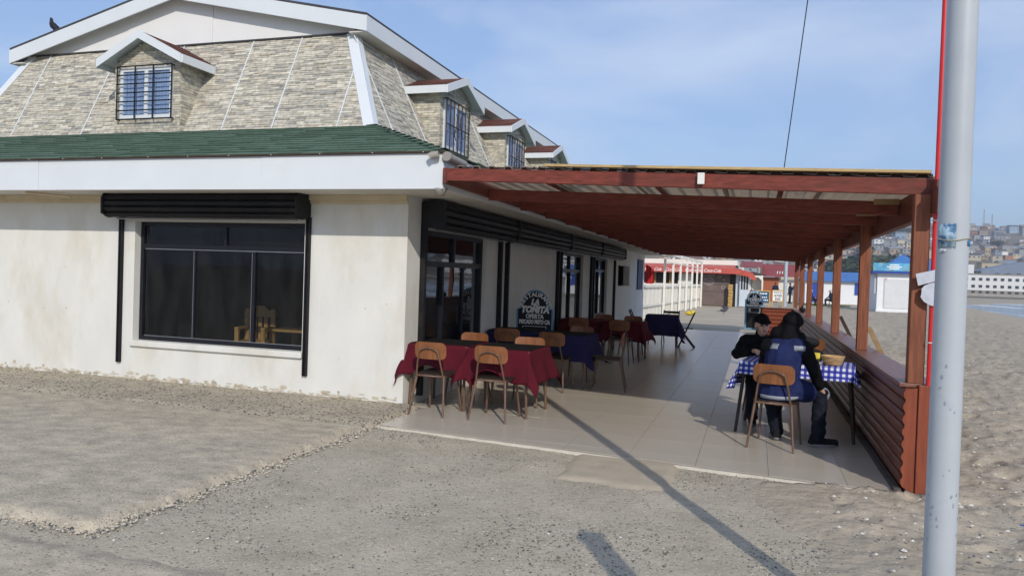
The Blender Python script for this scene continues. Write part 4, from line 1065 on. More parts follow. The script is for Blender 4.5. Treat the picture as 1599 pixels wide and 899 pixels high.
folding_chair(-1.55, 18.60, 92, 'dark folding chair at the open terrace side of the farthest navy table')
folding_chair(-2.74, 18.85, -88, 'dark folding chair between the farthest navy table and the house wall')
folding_chair(-1.98, 19.25, 180, 'dark folding chair behind the farthest navy table')

# the diners' table with its gingham cloth
def gingham():
    m = bpy.data.materials.new('gingham'); m.use_nodes = True; N = m.node_tree.nodes; K = m.node_tree.links; p = N['Principled BSDF']
    p.inputs['Roughness'].default_value = 0.75
    uvn = N.new('ShaderNodeUVMap'); sp = N.new('ShaderNodeSeparateXYZ'); K.new(uvn.outputs['UV'], sp.inputs[0]); outs = []
    for ax in ('X', 'Y'):
        a = N.new('ShaderNodeMath'); a.operation = 'MULTIPLY'; a.inputs[1].default_value = 1/0.056; K.new(sp.outputs[ax], a.inputs[0])
        f = N.new('ShaderNodeMath'); f.operation = 'FRACT'; K.new(a.outputs[0], f.inputs[0])
        g = N.new('ShaderNodeMath'); g.operation = 'GREATER_THAN'; g.inputs[1].default_value = 0.5; K.new(f.outputs[0], g.inputs[0]); outs.append(g.outputs[0])
    ad = N.new('ShaderNodeMath'); ad.operation = 'ADD'; K.new(outs[0], ad.inputs[0]); K.new(outs[1], ad.inputs[1])
    hf = N.new('ShaderNodeMath'); hf.operation = 'MULTIPLY'; hf.inputs[1].default_value = 0.5; K.new(ad.outputs[0], hf.inputs[0])
    r_ = N.new('ShaderNodeValToRGB'); r_.color_ramp.interpolation = 'CONSTANT'; e = r_.color_ramp.elements
    e[0].color = (0.74, 0.76, 0.82, 1); e[1].position = 0.25; e[1].color = (0.055, 0.075, 0.46, 1); q = e.new(0.75); q.color = (0.012, 0.018, 0.24, 1)
    K.new(hf.outputs[0], r_.inputs['Fac']); K.new(r_.outputs['Color'], p.inputs['Base Color'])
    return m
table(0.47, 8.79, -7, 'table under the blue gingham cloth beside the low wall', None, 1.12, 0.72, 0.07)
o = link('gingham_tablecloth', cloth_mesh('gingham_tablecloth', 1.12, 0.72, 0.2, 0.745, gingham(), 9.0, 0.25, n=60, ov4=(0.30, 0.16, 0.135, 0.15))); o.location = (0.47, 8.79, 0.0125); o.rotation_euler = (0, 0, R(-7))
md = o.modifiers.new('thick', 'SOLIDIFY'); md.thickness = 0.002; md.offset = 1
tag(o, 'blue and white gingham tablecloth on the diners table', 'tablecloth')
m_wick = M('wicker', (0.50, 0.33, 0.16), 0.7, 0.35, 10, bump=0.8, bscale=60, stretch=(1, 1, 4), bdist=0.006)
b = B().lathe([(0.0, 0.0), (0.075, 0.0), (0.085, 0.01), (0.115, 0.085), (0.122, 0.09), (0.118, 0.097), (0.105, 0.088), (0.078, 0.018), (0, 0.014)], (0, 0, 0), 24)
for k in range(6): b.tube([((0.088 + 0.0052*k)*math.cos(t), (0.088 + 0.0052*k)*math.sin(t), 0.012 + 0.0145*k) for t in [2*math.pi*i/24 for i in range(25)]], 0.0055, 5, caps=False)
o = b.build('bread_basket', m_wick); o.location = (0.80, 8.66, 0.7695); tag(o, 'round wicker bread basket on the gingham tablecloth', 'basket')
m_china = M('white_china', (0.78, 0.77, 0.74), 0.2, 0.03, 4, spec=0.5)
o = B().lathe([(0, 0.004), (0.06, 0.004), (0.072, 0.002), (0.115, 0.018), (0.118, 0.02), (0.114, 0.022), (0.07, 0.010), (0, 0.009)], (0, 0, 0), 28).build('plate', m_china); o.location = (0.58, 8.60, 0.7675)
tag(o, 'white plate with food beside the bread basket', 'plate')
m_yel = M('yellow_food', (0.62, 0.50, 0.06), 0.5, 0.2, 12, bump=0.3)
b = B().ell((0.58, 8.60, 0.793), (0.07, 0.05, 0.018)).ell((0.62, 8.63, 0.80), (0.03, 0.03, 0.018)); tag(b.build('yellow_food', m_yel), 'yellow food heaped on the white plate', 'food')
o = B().lathe([(0, 0), (0.028, 0), (0.032, 0.004), (0.034, 0.10), (0.030, 0.10), (0.028, 0.008), (0, 0.006)], (0.66, 8.86, 0.768), 16).build('mustard_cup', m_yel); tag(o, 'yellow cup behind the bread basket', 'cup')

# arched menu board
m_slate = M('blackboard', (0.012, 0.013, 0.017), 0.6, 0.3, 5); m_bluef = M('light_blue_frame', (0.16, 0.33, 0.50), 0.5, 0.12, 8); m_chalk = M('white_lettering', (0.86, 0.86, 0.84), 0.8, 0.08, 30)
def arch_outline(w, h, shoulder, n=20, inset=0.0):
    hw = w/2 - inset; r_ = w/2*0.80 - inset; zs = shoulder; pts = [(-hw, inset), (hw, inset), (hw, zs - inset*0.3), (r_*1.0 + 0.0, zs + 0.02 - inset*0.3)]
    hgt = h - inset - zs - 0.02
    for k in range(1, n): a = math.pi*k/n; pts.append((r_*math.cos(a), zs + 0.02 + hgt*math.sin(a)))
    pts += [(-r_, zs + 0.02 - inset*0.3), (-hw, zs - inset*0.3)]
    return pts
def menu_board(loc, rz, label, inset=0.03):
    t = thing('menu_board', label, 'sign', loc, rz, 'arched menu boards')
    w, h, sh = 0.62, 1.36, 1.04
    B().prism([(x, 0.0, z) for x, z in arch_outline(w, h, sh)], (0, 0.03, 0)).build('frame', m_bluef, t, 0.004, world=False)
    B().prism([(x, -0.004, z) for x, z in arch_outline(w, h, sh, inset=inset)], (0, 0.003, 0)).build('slate', m_slate, t, world=False)
    for s in (-1, 1): B().beam((s*0.25, 0.035, 1.0), (s*0.25, 0.36, 0.0), 0.03, 0.02).build('rear_leg', m_bluef, t, world=False)
    base = Matrix.Rotation(R(90), 4, 'X')
    lt = B(); word = 'RESTAURANT'; n = len(word)
    for i, ch in enumerate(word):
        a = R(163 - 146*i/(n-1)); px, pz = 0.205*math.cos(a), 1.045 + 0.205*math.sin(a)
        text_into(lt, ch, 0.095, Matrix.Translation((px, -0.006, pz)) @ Matrix.Rotation(-(a - math.pi/2), 4, 'Y') @ base, extrude=0.002, bold=0.004)
    for txt, z, s, sh_, bd in [('LA', 1.115, 0.13, 0.25, 0.009), ('TOÑITA', 0.985, 0.145, 0.2, 0.010), ('OFERTA', 0.89, 0.095, 0, 0.004), ('PESCADO FRITO C/A', 0.80, 0.0, 0, 0.0015)]:
        if s == 0.0:
            text_into(lt, txt, 0.092, Matrix.Translation((0, -0.006, z)) @ base @ Matrix.Diagonal((0.60, 1, 1, 1)), extrude=0.002, bold=0.005)
        else: text_into(lt, txt, s, Matrix.Translation((0, -0.006, z)) @ base @ Matrix.Diagonal((0.86, 1, 1, 1)), extrude=0.002, shear=sh_, bold=bd)
    lt.build('lettering', m_chalk, t, world=False)
    fr_ = B()
    for (x0, x1, z0, z1) in [(-0.2, 0.2, 0.755, 0.763), (-0.2, -0.192, 0.6, 0.755), (0.192, 0.2, 0.6, 0.755), (-0.2, 0.2, 0.592, 0.6)]: fr_.box(x0, x1, -0.0065, -0.0045, z0, z1)
    text_into(fr_, '$', 0.13, Matrix.Translation((-0.14, -0.006, 0.64)) @ base, extrude=0.002)
    fr_.build('price_box', m_chalk, t, world=False)
menu_board((-3.44, 12.05, 0.0125), R(4), 'black arched menu board with white lettering against the house wall')
menu_board((-0.02, 27.6, -0.008), R(-8), 'arched blue framed menu board at the far end of the low wall', 0.06)

# ------------------------------------------------------------------ people
def remesh(bb, voxel, name, mats, smooth_it=6, wrinkle=0.0):
    me = bb.mesh(name, mats[0]); ob = bpy.data.objects.new(name, me); COL.objects.link(ob)
    md = ob.modifiers.new('r', 'REMESH'); md.mode = 'VOXEL'; md.voxel_size = voxel; md.use_smooth_shade = True
    ms_ = ob.modifiers.new('s', 'SMOOTH'); ms_.iterations = smooth_it; ms_.factor = 0.5
    dg = bpy.context.evaluated_depsgraph_get(); out = bpy.data.meshes.new_from_object(ob.evaluated_get(dg))
    bpy.data.objects.remove(ob); bpy.data.meshes.remove(me)
    if wrinkle:                                                      # folds: push the cloth in and out along its own normals
        vs = [v.co + v.normal * wrinkle * (nz(v.co.x*11 + v.co.z*5, v.co.y*11 - v.co.z*4, v.co.z*15) + 0.6*nz(v.co.x*24, v.co.y*24, v.co.z*30)) for v in out.vertices]
        out.vertices.foreach_set('co', [c for v in vs for c in v]); out.update()
    out.materials.clear()
    for m in mats: out.materials.append(m)
    out.name = name
    out.polygons.foreach_set('use_smooth', [True]*len(out.polygons))
    return out
m_skin = M('skin', (0.60, 0.37, 0.27), 0.5, 0.08, 12, spec=0.35)
m_skin.node_tree.nodes['Principled BSDF'].inputs['Subsurface Weight'].default_value = 0.08
m_skin.node_tree.nodes['Principled BSDF'].inputs['Subsurface Radius'].default_value = (0.02, 0.008, 0.004)
m_hair = M('black_hair', (0.012, 0.010, 0.009), 0.6, 0.3, 40, bump=0.5)
m_eye = M('eye_dark', (0.02, 0.012, 0.01), 0.25, 0.1, 5)
def fab(n, c, sc=10): return M(n, c, 0.85, 0.18, sc, bump=0.5, bscale=14, spec=0.12, bdist=0.012)
def person(label, J, cloth, face, voxel=0.009, detail=True, cat='person'):
    """J: joints in world space. cloth: dict of materials; face: direction the head looks"""
    V = {k: Vector(v) for k, v in J.items()}
    root = thing('person', label, cat, (V['pelvis'].x, V['pelvis'].y, 0))
    f = Vector(face).normalized(); up = (V['head'] - V['neck']).normalized(); rt = f.cross(up).normalized(); up = rt.cross(f)
    Rm = Matrix((rt, f, up)).transposed()                             # local x right, y forward, z up
    hd = V['head']
    def hp(x, y, z): return hd + Rm @ Vector((x, y, z))
    b = B()
    # trunk
    b.capsule(V['pelvis'], V['waist'], 0.135, 0.125); b.capsule(V['waist'], V['chest'], 0.12, 0.145)
    b.capsule(V['shl'], V['shr'], 0.062, 0.062); b.capsule(V['chest'], (V['shl'] + V['shr'])/2, 0.13, 0.075); b.capsule(V['neck'] - up*0.05, V['head'] - up*0.03, 0.055, 0.052)
    for s in 'lr':
        b.capsule(V['sh'+s], V['el'+s], 0.052, 0.041); b.capsule(V['el'+s], V['wr'+s], 0.040, 0.027)
        b.capsule(V['hip'+s], V['kn'+s], 0.085, 0.058); b.capsule(V['kn'+s], V['an'+s], 0.056, 0.036); b.capsule(V['an'+s], V['to'+s] * 0.6 + V['an'+s] * 0.4 + Vector((0, 0, -0.012)), 0.030, 0.018)
        # hand: palm, four bent fingers, thumb at the side
        w_ = V['wr'+s]; hdir = Vector(J.get('hd'+s, V['wr'+s] - V['el'+s]))
        hdir.normalize(); side = hdir.cross(Vector((0, 0, 1)))
        side = side.normalized() if side.length > 0.1 else Vector((1, 0, 0)); dn = side.cross(hdir) * (1 if side.cross(hdir).z < 0 else -1)
        b.capsule(w_, w_ + hdir*0.075, 0.024, 0.026); b.capsule(w_ + hdir*0.03 + side*0.012, w_ + hdir*0.08 + side*0.02, 0.02, 0.018); b.capsule(w_ + hdir*0.03 - side*0.012, w_ + hdir*0.08 - side*0.02, 0.02, 0.018)
        if detail:
            for q, (off, ln) in enumerate(((-0.030, 0.062), (-0.010, 0.075), (0.010, 0.070), (0.030, 0.055))):
                k0 = w_ + hdir*0.09 + side*off; k1 = k0 + hdir*ln*0.5 + dn*0.008; k2 = k1 + hdir*ln*0.35 + dn*0.03
                b.capsule(k0, k1, 0.0095, 0.009, 8, 2); b.capsule(k1, k2, 0.009, 0.008, 8, 2)
            sg = -1 if s == 'l' else 1
            b.capsule(w_ + hdir*0.03 - side*0.028*sg, w_ + hdir*0.085 - side*0.055*sg + dn*0.01, 0.012, 0.009, 8, 2)
    # head and face
    b.ell(hp(0, -0.012, 0.028), (0.076, 0.094, 0.095), Rm, 16, 12); b.ell(hp(0, 0.022, -0.045), (0.058, 0.066, 0.072), Rm, 14, 10)
    b.ell(hp(0, 0.058, -0.085), (0.028, 0.026, 0.022), Rm)                                       # chin
    b.capsule(hp(0, 0.084, 0.012), hp(0, 0.104, -0.028), 0.011, 0.016, 8, 3)                      # nose
    for s in (-1, 1):
        b.ell(hp(s*0.034, 0.072, 0.026), (0.026, 0.014, 0.010), Rm, 8, 6)                         # brow
        b.ell(hp(s*0.044, 0.056, -0.028), (0.022, 0.022, 0.024), Rm, 8, 6)                        # cheek
        b.ell(hp(s*0.078, -0.008, -0.008), (0.010, 0.022, 0.034), Rm, 8, 6)                       # ear
    b.ell(hp(0, 0.080, -0.056), (0.024, 0.014, 0.007), Rm, 8, 6); b.ell(hp(0, 0.078, -0.066), (0.021, 0.014, 0.008), Rm, 8, 6)   # lips
    me = remesh(b, voxel, 'body', [m_skin], 3)
    o = link('body', me, root); 
    def part(name, bb, mat, vx=0.012, it=8, wr=0.0): return link(name, remesh(bb, vx, name, [mat], it, wr if detail else 0.0), root)
    vx = max(0.012, voxel)
    # trousers
    t = B(); t.capsule(V['pelvis'] - Vector((0, 0, 0.01)), V['waist'] * 0.6 + V['pelvis'] * 0.4, 0.155, 0.145)
    for s in 'lr': t.capsule(V['hip'+s], V['kn'+s], 0.105, 0.078)
    if 'seat' in cloth: t.v = [(x, y, max(z, cloth['seat'])) for x, y, z in t.v]     # flattened where the seat carries him
    for s in 'lr': t.capsule(V['kn'+s], V['an'+s] + Vector((0, 0, -0.005)), 0.076, 0.066)
    part('trousers', t, cloth['trousers'], vx, 5, 0.011)
    # upper garment with sleeves
    t = B(); t.capsule(V['waist'] * 0.5 + V['pelvis'] * 0.5, V['chest'], 0.148, 0.165); t.capsule(V['shl'], V['shr'], 0.080, 0.080)
    t.capsule(V['chest'], (V['shl'] + V['shr'])/2, 0.155, 0.10); t.capsule(V['neck'] - up*0.05, V['neck'] + up*0.005, 0.082, 0.072)
    for s in 'lr':
        t.capsule(V['sh'+s], V['el'+s], 0.073, 0.062); t.capsule(V['el'+s], V['wr'+s] * 0.93 + V['el'+s] * 0.07, 0.060, 0.044)
    part('sweater', t, cloth['top'], vx, 5, 0.010)
    for s in 'lr':                                                                               # shoes
        a, q = V['an'+s], V['to'+s]; d = (q - a); d.z = 0; d.normalize(); g = Vector((a.x, a.y, 0.045 + cloth.get('ground', 0.0)))
        t = B(); t.capsule(g - d*0.05, g + d*0.17, 0.043, 0.038); t.capsule(g - d*0.04 + Vector((0, 0, 0.045)), g + d*0.03 + Vector((0, 0, 0.035)), 0.042, 0.038)
        for i_, vtx in enumerate(t.v):
            if vtx[2] < 0.014 + cloth.get('ground', 0.0): t.v[i_] = (vtx[0], vtx[1], 0.014 + cloth.get('ground', 0.0))
        part('shoe', t, cloth['shoes'], vx*0.8, 3)
        if detail:
            g2 = Vector((a.x, a.y, 0.0135 + cloth.get('ground', 0.0))); sd = Vector((-d.y, d.x, 0))
            pl = [g2 + d*(-0.092*math.cos(u_) if math.cos(u_) > 0 else 0.04 - 0.172*math.cos(u_)) + sd*0.046*math.sin(u_) for u_ in [2*math.pi*k_/16 for k_ in range(16)]]
            B().prism(pl, (0, 0, 0.018)).build('shoe_sole', cloth.get('sole', m_chalk), root)
    return root, V, hp, Rm, part, up, f

m_blk = fab('black_knit', (0.0055, 0.0055, 0.007)); m_trs = fab('navy_trousers', (0.011, 0.013, 0.022)); m_vest = fab('navy_vest', (0.016, 0.024, 0.085)); m_shoe = fab('black_shoe', (0.014, 0.014, 0.016), 14)
m_greyb = M('grey_reflective', (0.27, 0.29, 0.34), 0.5, 0.06, 10); m_sole = M('grey_sole', (0.20, 0.20, 0.21), 0.7, 0.1, 10)
FZ = 0.0125
# diner with his back to us
J = dict(pelvis=(0.25, 7.90, 0.545), waist=(0.265, 7.925, 0.68), chest=(0.29, 7.985, 0.87), neck=(0.325, 8.045, 1.06), head=(0.365, 8.105, 1.20),
         shl=(0.145, 8.02, 0.975), shr=(0.475, 7.965, 0.985), ell=(0.12, 8.24, 0.78), elr=(0.590, 7.97, 0.735), wrl=(0.24, 8.44, 0.81), wrr=(0.640, 8.055, 0.60),
         hipl=(0.17, 7.97, 0.545), hipr=(0.345, 7.94, 0.545), knl=(0.16, 8.38, 0.55), knr=(0.655, 8.16, 0.535), anl=(0.26, 8.26, 0.10), anr=(0.635, 8.05, 0.10),
         tol=(0.27, 8.40, 0.05), tor=(0.80, 8.10, 0.05), hdr=(0.15, 0.35, -0.45), hdl=(0.3, 0.8, -0.05))
root, V, hp, Rm, part, up, f = person('man seen from behind in navy vest and black hood, seated at gingham table', J,
    dict(trousers=m_trs, top=m_blk, shoes=m_shoe, sole=m_sole, ground=FZ, seat=0.474), (0.28, 1.0, -0.12), 0.008)
t = B(); t.capsule(V['pelvis'] + Vector((0.0, 0, -0.03)), V['waist'], 0.185, 0.175); t.capsule(V['waist'], V['chest'], 0.172, 0.182); t.capsule(V['chest'], (V['shl'] + V['shr'])/2 + Vector((0, 0, -0.02)), 0.178, 0.125)
t.capsule(V['shl'] + Vector((0.075, -0.01, 0.0)), V['shr'] + Vector((-0.06, -0.01, 0.0)), 0.092, 0.092)
t.capsule(V['hipr'] + Vector((0.03, -0.02, 0.02)), (0.50, 8.02, 0.545), 0.135, 0.112); t.capsule(V['hipl'] + Vector((-0.01, 0, 0.0)), (0.15, 8.13, 0.56), 0.12, 0.105)
t.v = [(x, y, max(z, 0.476) if y < 8.15 and x < 0.47 else max(z, 0.44)) for x, y, z in t.v]
vest = part('vest', t, m_vest, 0.012, 4, 0.010)
def band(pts, w, name, mat, n_off):
    bb = B()
    for k in range(len(pts)-1):
        a, c = Vector(pts[k]), Vector(pts[k+1]); bb.add([a, c, c + Vector((0, 0, -w)), a + Vector((0, 0, -w)), a + n_off, c + n_off, c + n_off + Vector((0, 0, -w)), a + n_off + Vector((0, 0, -w))],
            [(4,5,6,7), (0,1,5,4), (2,3,7,6), (1,2,6,5), (3,0,4,7), (3,2,1,0)])
    return bb.build(name, mat, root)
# bands wrapped onto the vest surface by ray casting at its own mesh
def wrap_band(mesh_obj, az0, az1, z0, z1, centre, name, mat, parent, n=14):
    me = mesh_obj.data; bm = bmesh.new(); bm.from_mesh(me)
    from mathutils.bvhtree import BVHTree
    tr = BVHTree.FromBMesh(bm); bb = B(); rows_ = []
    for zz in (z0, (z0+z1)/2, z1):
        rw = []
        for k in range(n+1):
            a = R(az0 + (az1-az0)*k/n); d = Vector((math.sin(a), math.cos(a), 0)); c = Vector((centre[0], centre[1], zz))
            hit = tr.ray_cast(c + d*0.9, -d)[0]
            rw.append((hit if hit is not None else c + d*0.15) + d*0.004)
        rows_.append(rw)
    vs = [p for r_ in rows_ for p in r_]; fs = []
    for j in range(2):
        for k in range(n): fs.append((j*(n+1)+k, (j+1)*(n+1)+k, (j+1)*(n+1)+k+1, j*(n+1)+k+1))
    bb.add(vs, fs, True); bm.free()
    o = bb.build(name, mat, parent); md = o.modifiers.new('t', 'SOLIDIFY'); md.thickness = 0.004; md.offset = 0
    return o
wrap_band(vest, 120, 245, 0.490, 0.525, (0.25, 7.92), 'reflective_band', m_greyb, root)
wrap_band(vest, 204, 246, 0.965, 1.015, (0.28, 7.98), 'shoulder_band', m_greyb, root); wrap_band(vest, 116, 156, 0.958, 1.008, (0.33, 7.97), 'shoulder_band', m_greyb, root)
t = B(); t.capsule(V['knr'] + Vector((-0.045, -0.03, 0.012)), V['knr'] + Vector((0.012, 0.012, -0.02)), 0.079, 0.080); part('knee_patch', t, m_greyb, 0.012, 4)
t = B(); t.ell(hp(0, -0.012, 0.036), (0.100, 0.114, 0.094), Rm, 16, 12); t.capsule(hp(0, -0.05, -0.03), hp(0, -0.09, -0.13), 0.060, 0.078); t.capsule(hp(-0.10, -0.05, -0.125), hp(0.095, -0.05, -0.13), 0.080, 0.078)
t.capsule(hp(-0.10, -0.04, -0.15), hp(0.0, -0.12, -0.15), 0.05, 0.06); t.capsule(hp(0.10, -0.04, -0.15), hp(0.0, -0.12, -0.15), 0.05, 0.06); t.ell(hp(0, -0.03, -0.05), (0.092, 0.08, 0.08), Rm)
part('hood', t, m_blk, 0.011, 3, 0.010)
# diner facing us
J = dict(pelvis=(0.10, 9.62, 0.545), waist=(0.10, 9.58, 0.68), chest=(0.09, 9.50, 0.84), neck=(0.085, 9.40, 0.985), head=(0.092, 9.345, 1.115),
         shl=(0.265, 9.44, 0.915), shr=(-0.085, 9.46, 0.915), ell=(0.42, 9.22, 0.80), elr=(-0.175, 9.23, 0.775), wrl=(0.30, 9.02, 0.815), wrr=(0.00, 9.03, 0.835),
         hipl=(0.22, 9.58, 0.545), hipr=(0.04, 9.58, 0.545), knl=(0.27, 9.18, 0.55), knr=(0.0, 9.18, 0.55), anl=(0.27, 9.10, 0.10), anr=(0.02, 9.05, 0.10),
         tol=(0.28, 8.95, 0.05), tor=(0.02, 8.90, 0.05), hdr=(0.45, -0.8, 0.05), hdl=(-0.4, -0.8, 0.0))
root, V, hp, Rm, part, up, f = person('man in a black baseball cap and black sweater seated behind the gingham table', J,
    dict(trousers=m_trs, top=m_blk, shoes=m_shoe, sole=m_sole, ground=FZ, seat=0.474), (0.30, -0.93, -0.08), 0.007)
t = B(); t.ell(hp(0, -0.016, 0.052), (0.086, 0.104, 0.086), Rm, 18, 12)
for i_, v_ in enumerate(t.v):
    q = Rm.transposed() @ (Vector(v_) - V['head'])
    if q.z < 0.036: q.z = 0.036; t.v[i_] = tuple(V['head'] + Rm @ q)
cap_ = link('cap', remesh(t, 0.009, 'cap', [m_blk], 2), root)
pl = [hp(0.078*math.cos(a), 0.055 + 0.105*math.sin(a), 0.046 - 0.018*math.sin(a)) for a in [math.pi*k/14 for k in range(15)]]
B().prism(pl, up*0.008).build('cap_peak', m_blk, root)
for s in (-1, 1):
    B().ell(hp(s*0.031, 0.079, 0.006), (0.016, 0.009, 0.008), Rm, 8, 6).build('eye', m_eye, root)
    B().capsule(hp(s*0.018, 0.088, 0.024), hp(s*0.050, 0.082, 0.025), 0.0065, 0.0045, 6, 2).build('eyebrow', m_hair, root)
B().ell(hp(0, 0.086, -0.060), (0.024, 0.012, 0.010), Rm, 10, 6).build('lips', M('lips', (0.36, 0.13, 0.10), 0.5, 0.1, 10), root)
t = B(); t.ell(hp(0, -0.042, 0.0), (0.078, 0.068, 0.060), Rm, 14, 10); part('hair', t, m_hair, 0.010, 2)
t = B(); t.capsule(V['neck'] - up*0.01, V['neck'] + up*0.035, 0.074, 0.066); part('collar', t, m_blk, 0.010, 2)

# far walkers and beach sitters
def standing(x, y, face, label, top, trs, arms='down', h=1.0, gz=0.0):
    f = Vector((face[0], face[1], 0)).normalized(); r_ = Vector((f.y, -f.x, 0))
    def P(a, c, z): v = Vector((x, y, gz)) + r_*a + f*c; v.z = gz + z*h; return tuple(v)
    J = dict(pelvis=P(0, 0, 0.92), waist=P(0, 0, 1.05), chest=P(0, 0.01, 1.25), neck=P(0, 0.01, 1.46), head=P(0, 0.03, 1.585), shl=P(-0.17, 0, 1.39), shr=P(0.17, 0, 1.39),
             hipl=P(-0.09, 0, 0.90), hipr=P(0.09, 0, 0.90), knl=P(-0.10, 0.06, 0.49), knr=P(0.10, -0.02, 0.49), anl=P(-0.10, 0.05, 0.09), anr=P(0.10, -0.08, 0.09), tol=P(-0.11, 0.20, 0.04), tor=P(0.12, 0.07, 0.04))
    if arms == 'down': J.update(ell=P(-0.24, -0.02, 1.10), elr=P(0.24, -0.02, 1.10), wrl=P(-0.25, 0.06, 0.87), wrr=P(0.25, 0.06, 0.87))
    else: J.update(ell=P(-0.22, 0.16, 1.20), elr=P(0.22, 0.16, 1.20), wrl=P(-0.06, 0.36, 1.42), wrr=P(0.06, 0.36, 1.42))
    rt_, V_, hp_, Rm_, part_, up_, f_ = person(label, J, dict(trousers=trs, top=top, shoes=m_shoe, ground=gz), tuple(f), 0.018, False)
    t = B(); t.ell(hp_(0, -0.03, 0.04), (0.09, 0.10, 0.09), Rm_); part_('hair', t, m_hair, 0.018, 2)
m_jkt = fab('dark_blue_jacket', (0.022, 0.030, 0.060)); m_redp = fab('dark_trousers', (0.015, 0.015, 0.02))
standing(1.64, 69.4, (0.3, 1), 'distant walker in a dark blue jacket beside the red hut', m_jkt, m_redp)
standing(2.72, 66.9, (1, 0.2), 'distant figure in dark clothes holding up a camera by the grey pole', m_jkt, m_redp, 'up')
def sitting(x, y, face, label, top, trs, hairm=None):
    f = Vector((face[0], face[1], 0)).normalized(); r_ = Vector((f.y, -f.x, 0))
    def P(a, c, z): v = Vector((x, y, 0)) + r_*a + f*c; v.z = z; return tuple(v)
    J = dict(pelvis=P(0, 0, 0.50), waist=P(0, 0.01, 0.64), chest=P(0, 0.06, 0.84), neck=P(0, 0.10, 1.04), head=P(0, 0.13, 1.16), shl=P(-0.18, 0.07, 0.97), shr=P(0.18, 0.07, 0.97),
             ell=P(-0.22, 0.16, 0.74), elr=P(0.22, 0.16, 0.74), wrl=P(-0.12, 0.38, 0.62), wrr=P(0.12, 0.38, 0.62), hipl=P(-0.09, 0.03, 0.50), hipr=P(0.09, 0.03, 0.50), knl=P(-0.12, 0.44, 0.50), knr=P(0.12, 0.44, 0.50),
             anl=P(-0.12, 0.42, 0.10), anr=P(0.12, 0.42, 0.10), tol=P(-0.12, 0.56, 0.05), tor=P(0.12, 0.56, 0.05))
    rt_, V_, hp_, Rm_, part_, up_, f_ = person(label, J, dict(trousers=trs, top=top, shoes=m_shoe), tuple(f), 0.018, False)
    t = B(); t.ell(hp_(0, -0.03, 0.04), (0.09, 0.10, 0.09), Rm_); part_('hair', t, hairm or m_hair, 0.018, 2)
m_grey = fab('grey_hair', (0.45, 0.43, 0.40)); m_pale = fab('pale_shirt', (0.5, 0.48, 0.44))
def stool(x, y, label):
    t = thing('beach_stool', label, 'stool', (x, y, 0), 0, 'stools on the sand')
    B().box(-0.19, 0.19, -0.19, 0.19, 0.36, 0.39).build('seat', m_fold, t, world=False)
    for sx in (-1, 1):
        for sy in (-1, 1): B().tube([(sx*0.15, sy*0.15, 0.36), (sx*0.18, sy*0.18, 0)], 0.014, 6).build('leg', m_fold, t, world=False)
sitting(5.62, 63.5, (-1, 0.1), 'grey haired sitter in a navy top on the beach beyond the pergola posts', m_jkt, m_redp, m_grey); stool(5.62, 63.5, 'stool under the grey haired sitter on the beach')
sitting(4.05, 63.9, (1, -0.05), 'sitter in dark clothes partly behind a pergola post on the beach', m_redp, m_redp); stool(4.05, 63.9, 'stool under the dark clothed sitter on the beach')

# ------------------------------------------------------------------ beyond the terrace
m_cream2 = M('cream_white_paint', (0.76, 0.735, 0.66), 0.6, 0.05, 2)
fence = thing('white_fence', 'white boarded fence with tall posts and a top rail beyond the house', 'fence', (-3.9, 30, 0))
def fx(y): return -4.25 + (y - 28)*0.045
y = 28.2; k = 0
while y < 49:
    x = fx(y); w_ = 0.9
    for q in range(4):
        B().box(x-0.02, x+0.015*(q % 2), y + q*0.235, y + q*0.235 + 0.22, 0.03 + 0.02*(q % 3), 1.40 + random.uniform(-0.03, 0.03)).build('fence_board', m_cream2, fence)
    y += 0.95; k += 1
for i, y in enumerate([34.5, 37.0, 39.5, 42.0, 44.3, 46.6, 49.0]):
    B().box(fx(y)+0.03, fx(y)+0.13, y-0.05, y+0.05, 0, 2.85).build('fence_post', m_cream2, fence)
for z in (0.55, 1.32): B().beam((fx(28.2)+0.04, 28.2, z), (fx(49)+0.04, 49, z), 0.04, 0.08).build('rail', m_cream2, fence)
B().beam((fx(34.4)+0.08, 34.4, 2.80), (fx(49.1)+0.08, 49.1, 2.80), 0.06, 0.14).build('top_rail', m_cream2, fence)
B().beam((fx(34.4)+0.08, 34.4, 2.42), (fx(49.1)+0.08, 49.1, 2.42), 0.05, 0.05).build('top_rail', m_cream2, fence)
B().box(-8.0, fx(49), 49.03, 49.09, 0, 1.4).build('return_panel', m_cream2, fence)

m_cola = M('red_awning', (0.50, 0.10, 0.075), 0.55, 0.12, 2); m_shutter = M('brown_shutter', (0.155, 0.115, 0.10), 0.6, 0.12, 2, stain=(0.24, 0.19, 0.17, 0.5), stain_scale=0.9)
m_bwall = M('dark_opening', (0.03, 0.028, 0.03), 0.6, 0.2, 3); m_timber = wood_mat('weathered_timber', (0.38, 0.22, 0.08), 0.8, 0.3, 'Z'); m_door = M('pale_blue_door', (0.55, 0.62, 0.68), 0.5, 0.06, 3)
kio = thing('snack_bar', 'snack bar with a long red lettered awning and brown graffitied shutter', 'building', (-3.5, 53, 0))
B().box(-9.5, -1.1, 52.6, 60, 0, 2.55).build('wall', m_bwall, kio)
B().box(-3.62, -1.62, 52.5, 52.597, 0.02, 2.2).build('shutter', m_shutter, kio)
sh_ = B()
for z in (0.95, 1.42): sh_.box(-3.62, -1.62, 52.492, 52.4985, z, z+0.02)
sh_.build('shutter_seam', m_bwall, kio)
for x in (-8.6, -7.6, -6.6, -5.6, -4.6): B().box(x, x+0.12, 52.5, 52.597, 0, 2.2).build('post', m_timber, kio)
B().box(-5.0, -4.1, 52.45, 52.598, 0, 2.1).build('white_panel', m_cream2, kio)
B().box(-1.05, -1.25+0.0, 52.45, 52.55, 0, 2.3).build('door_jamb', m_door, kio)
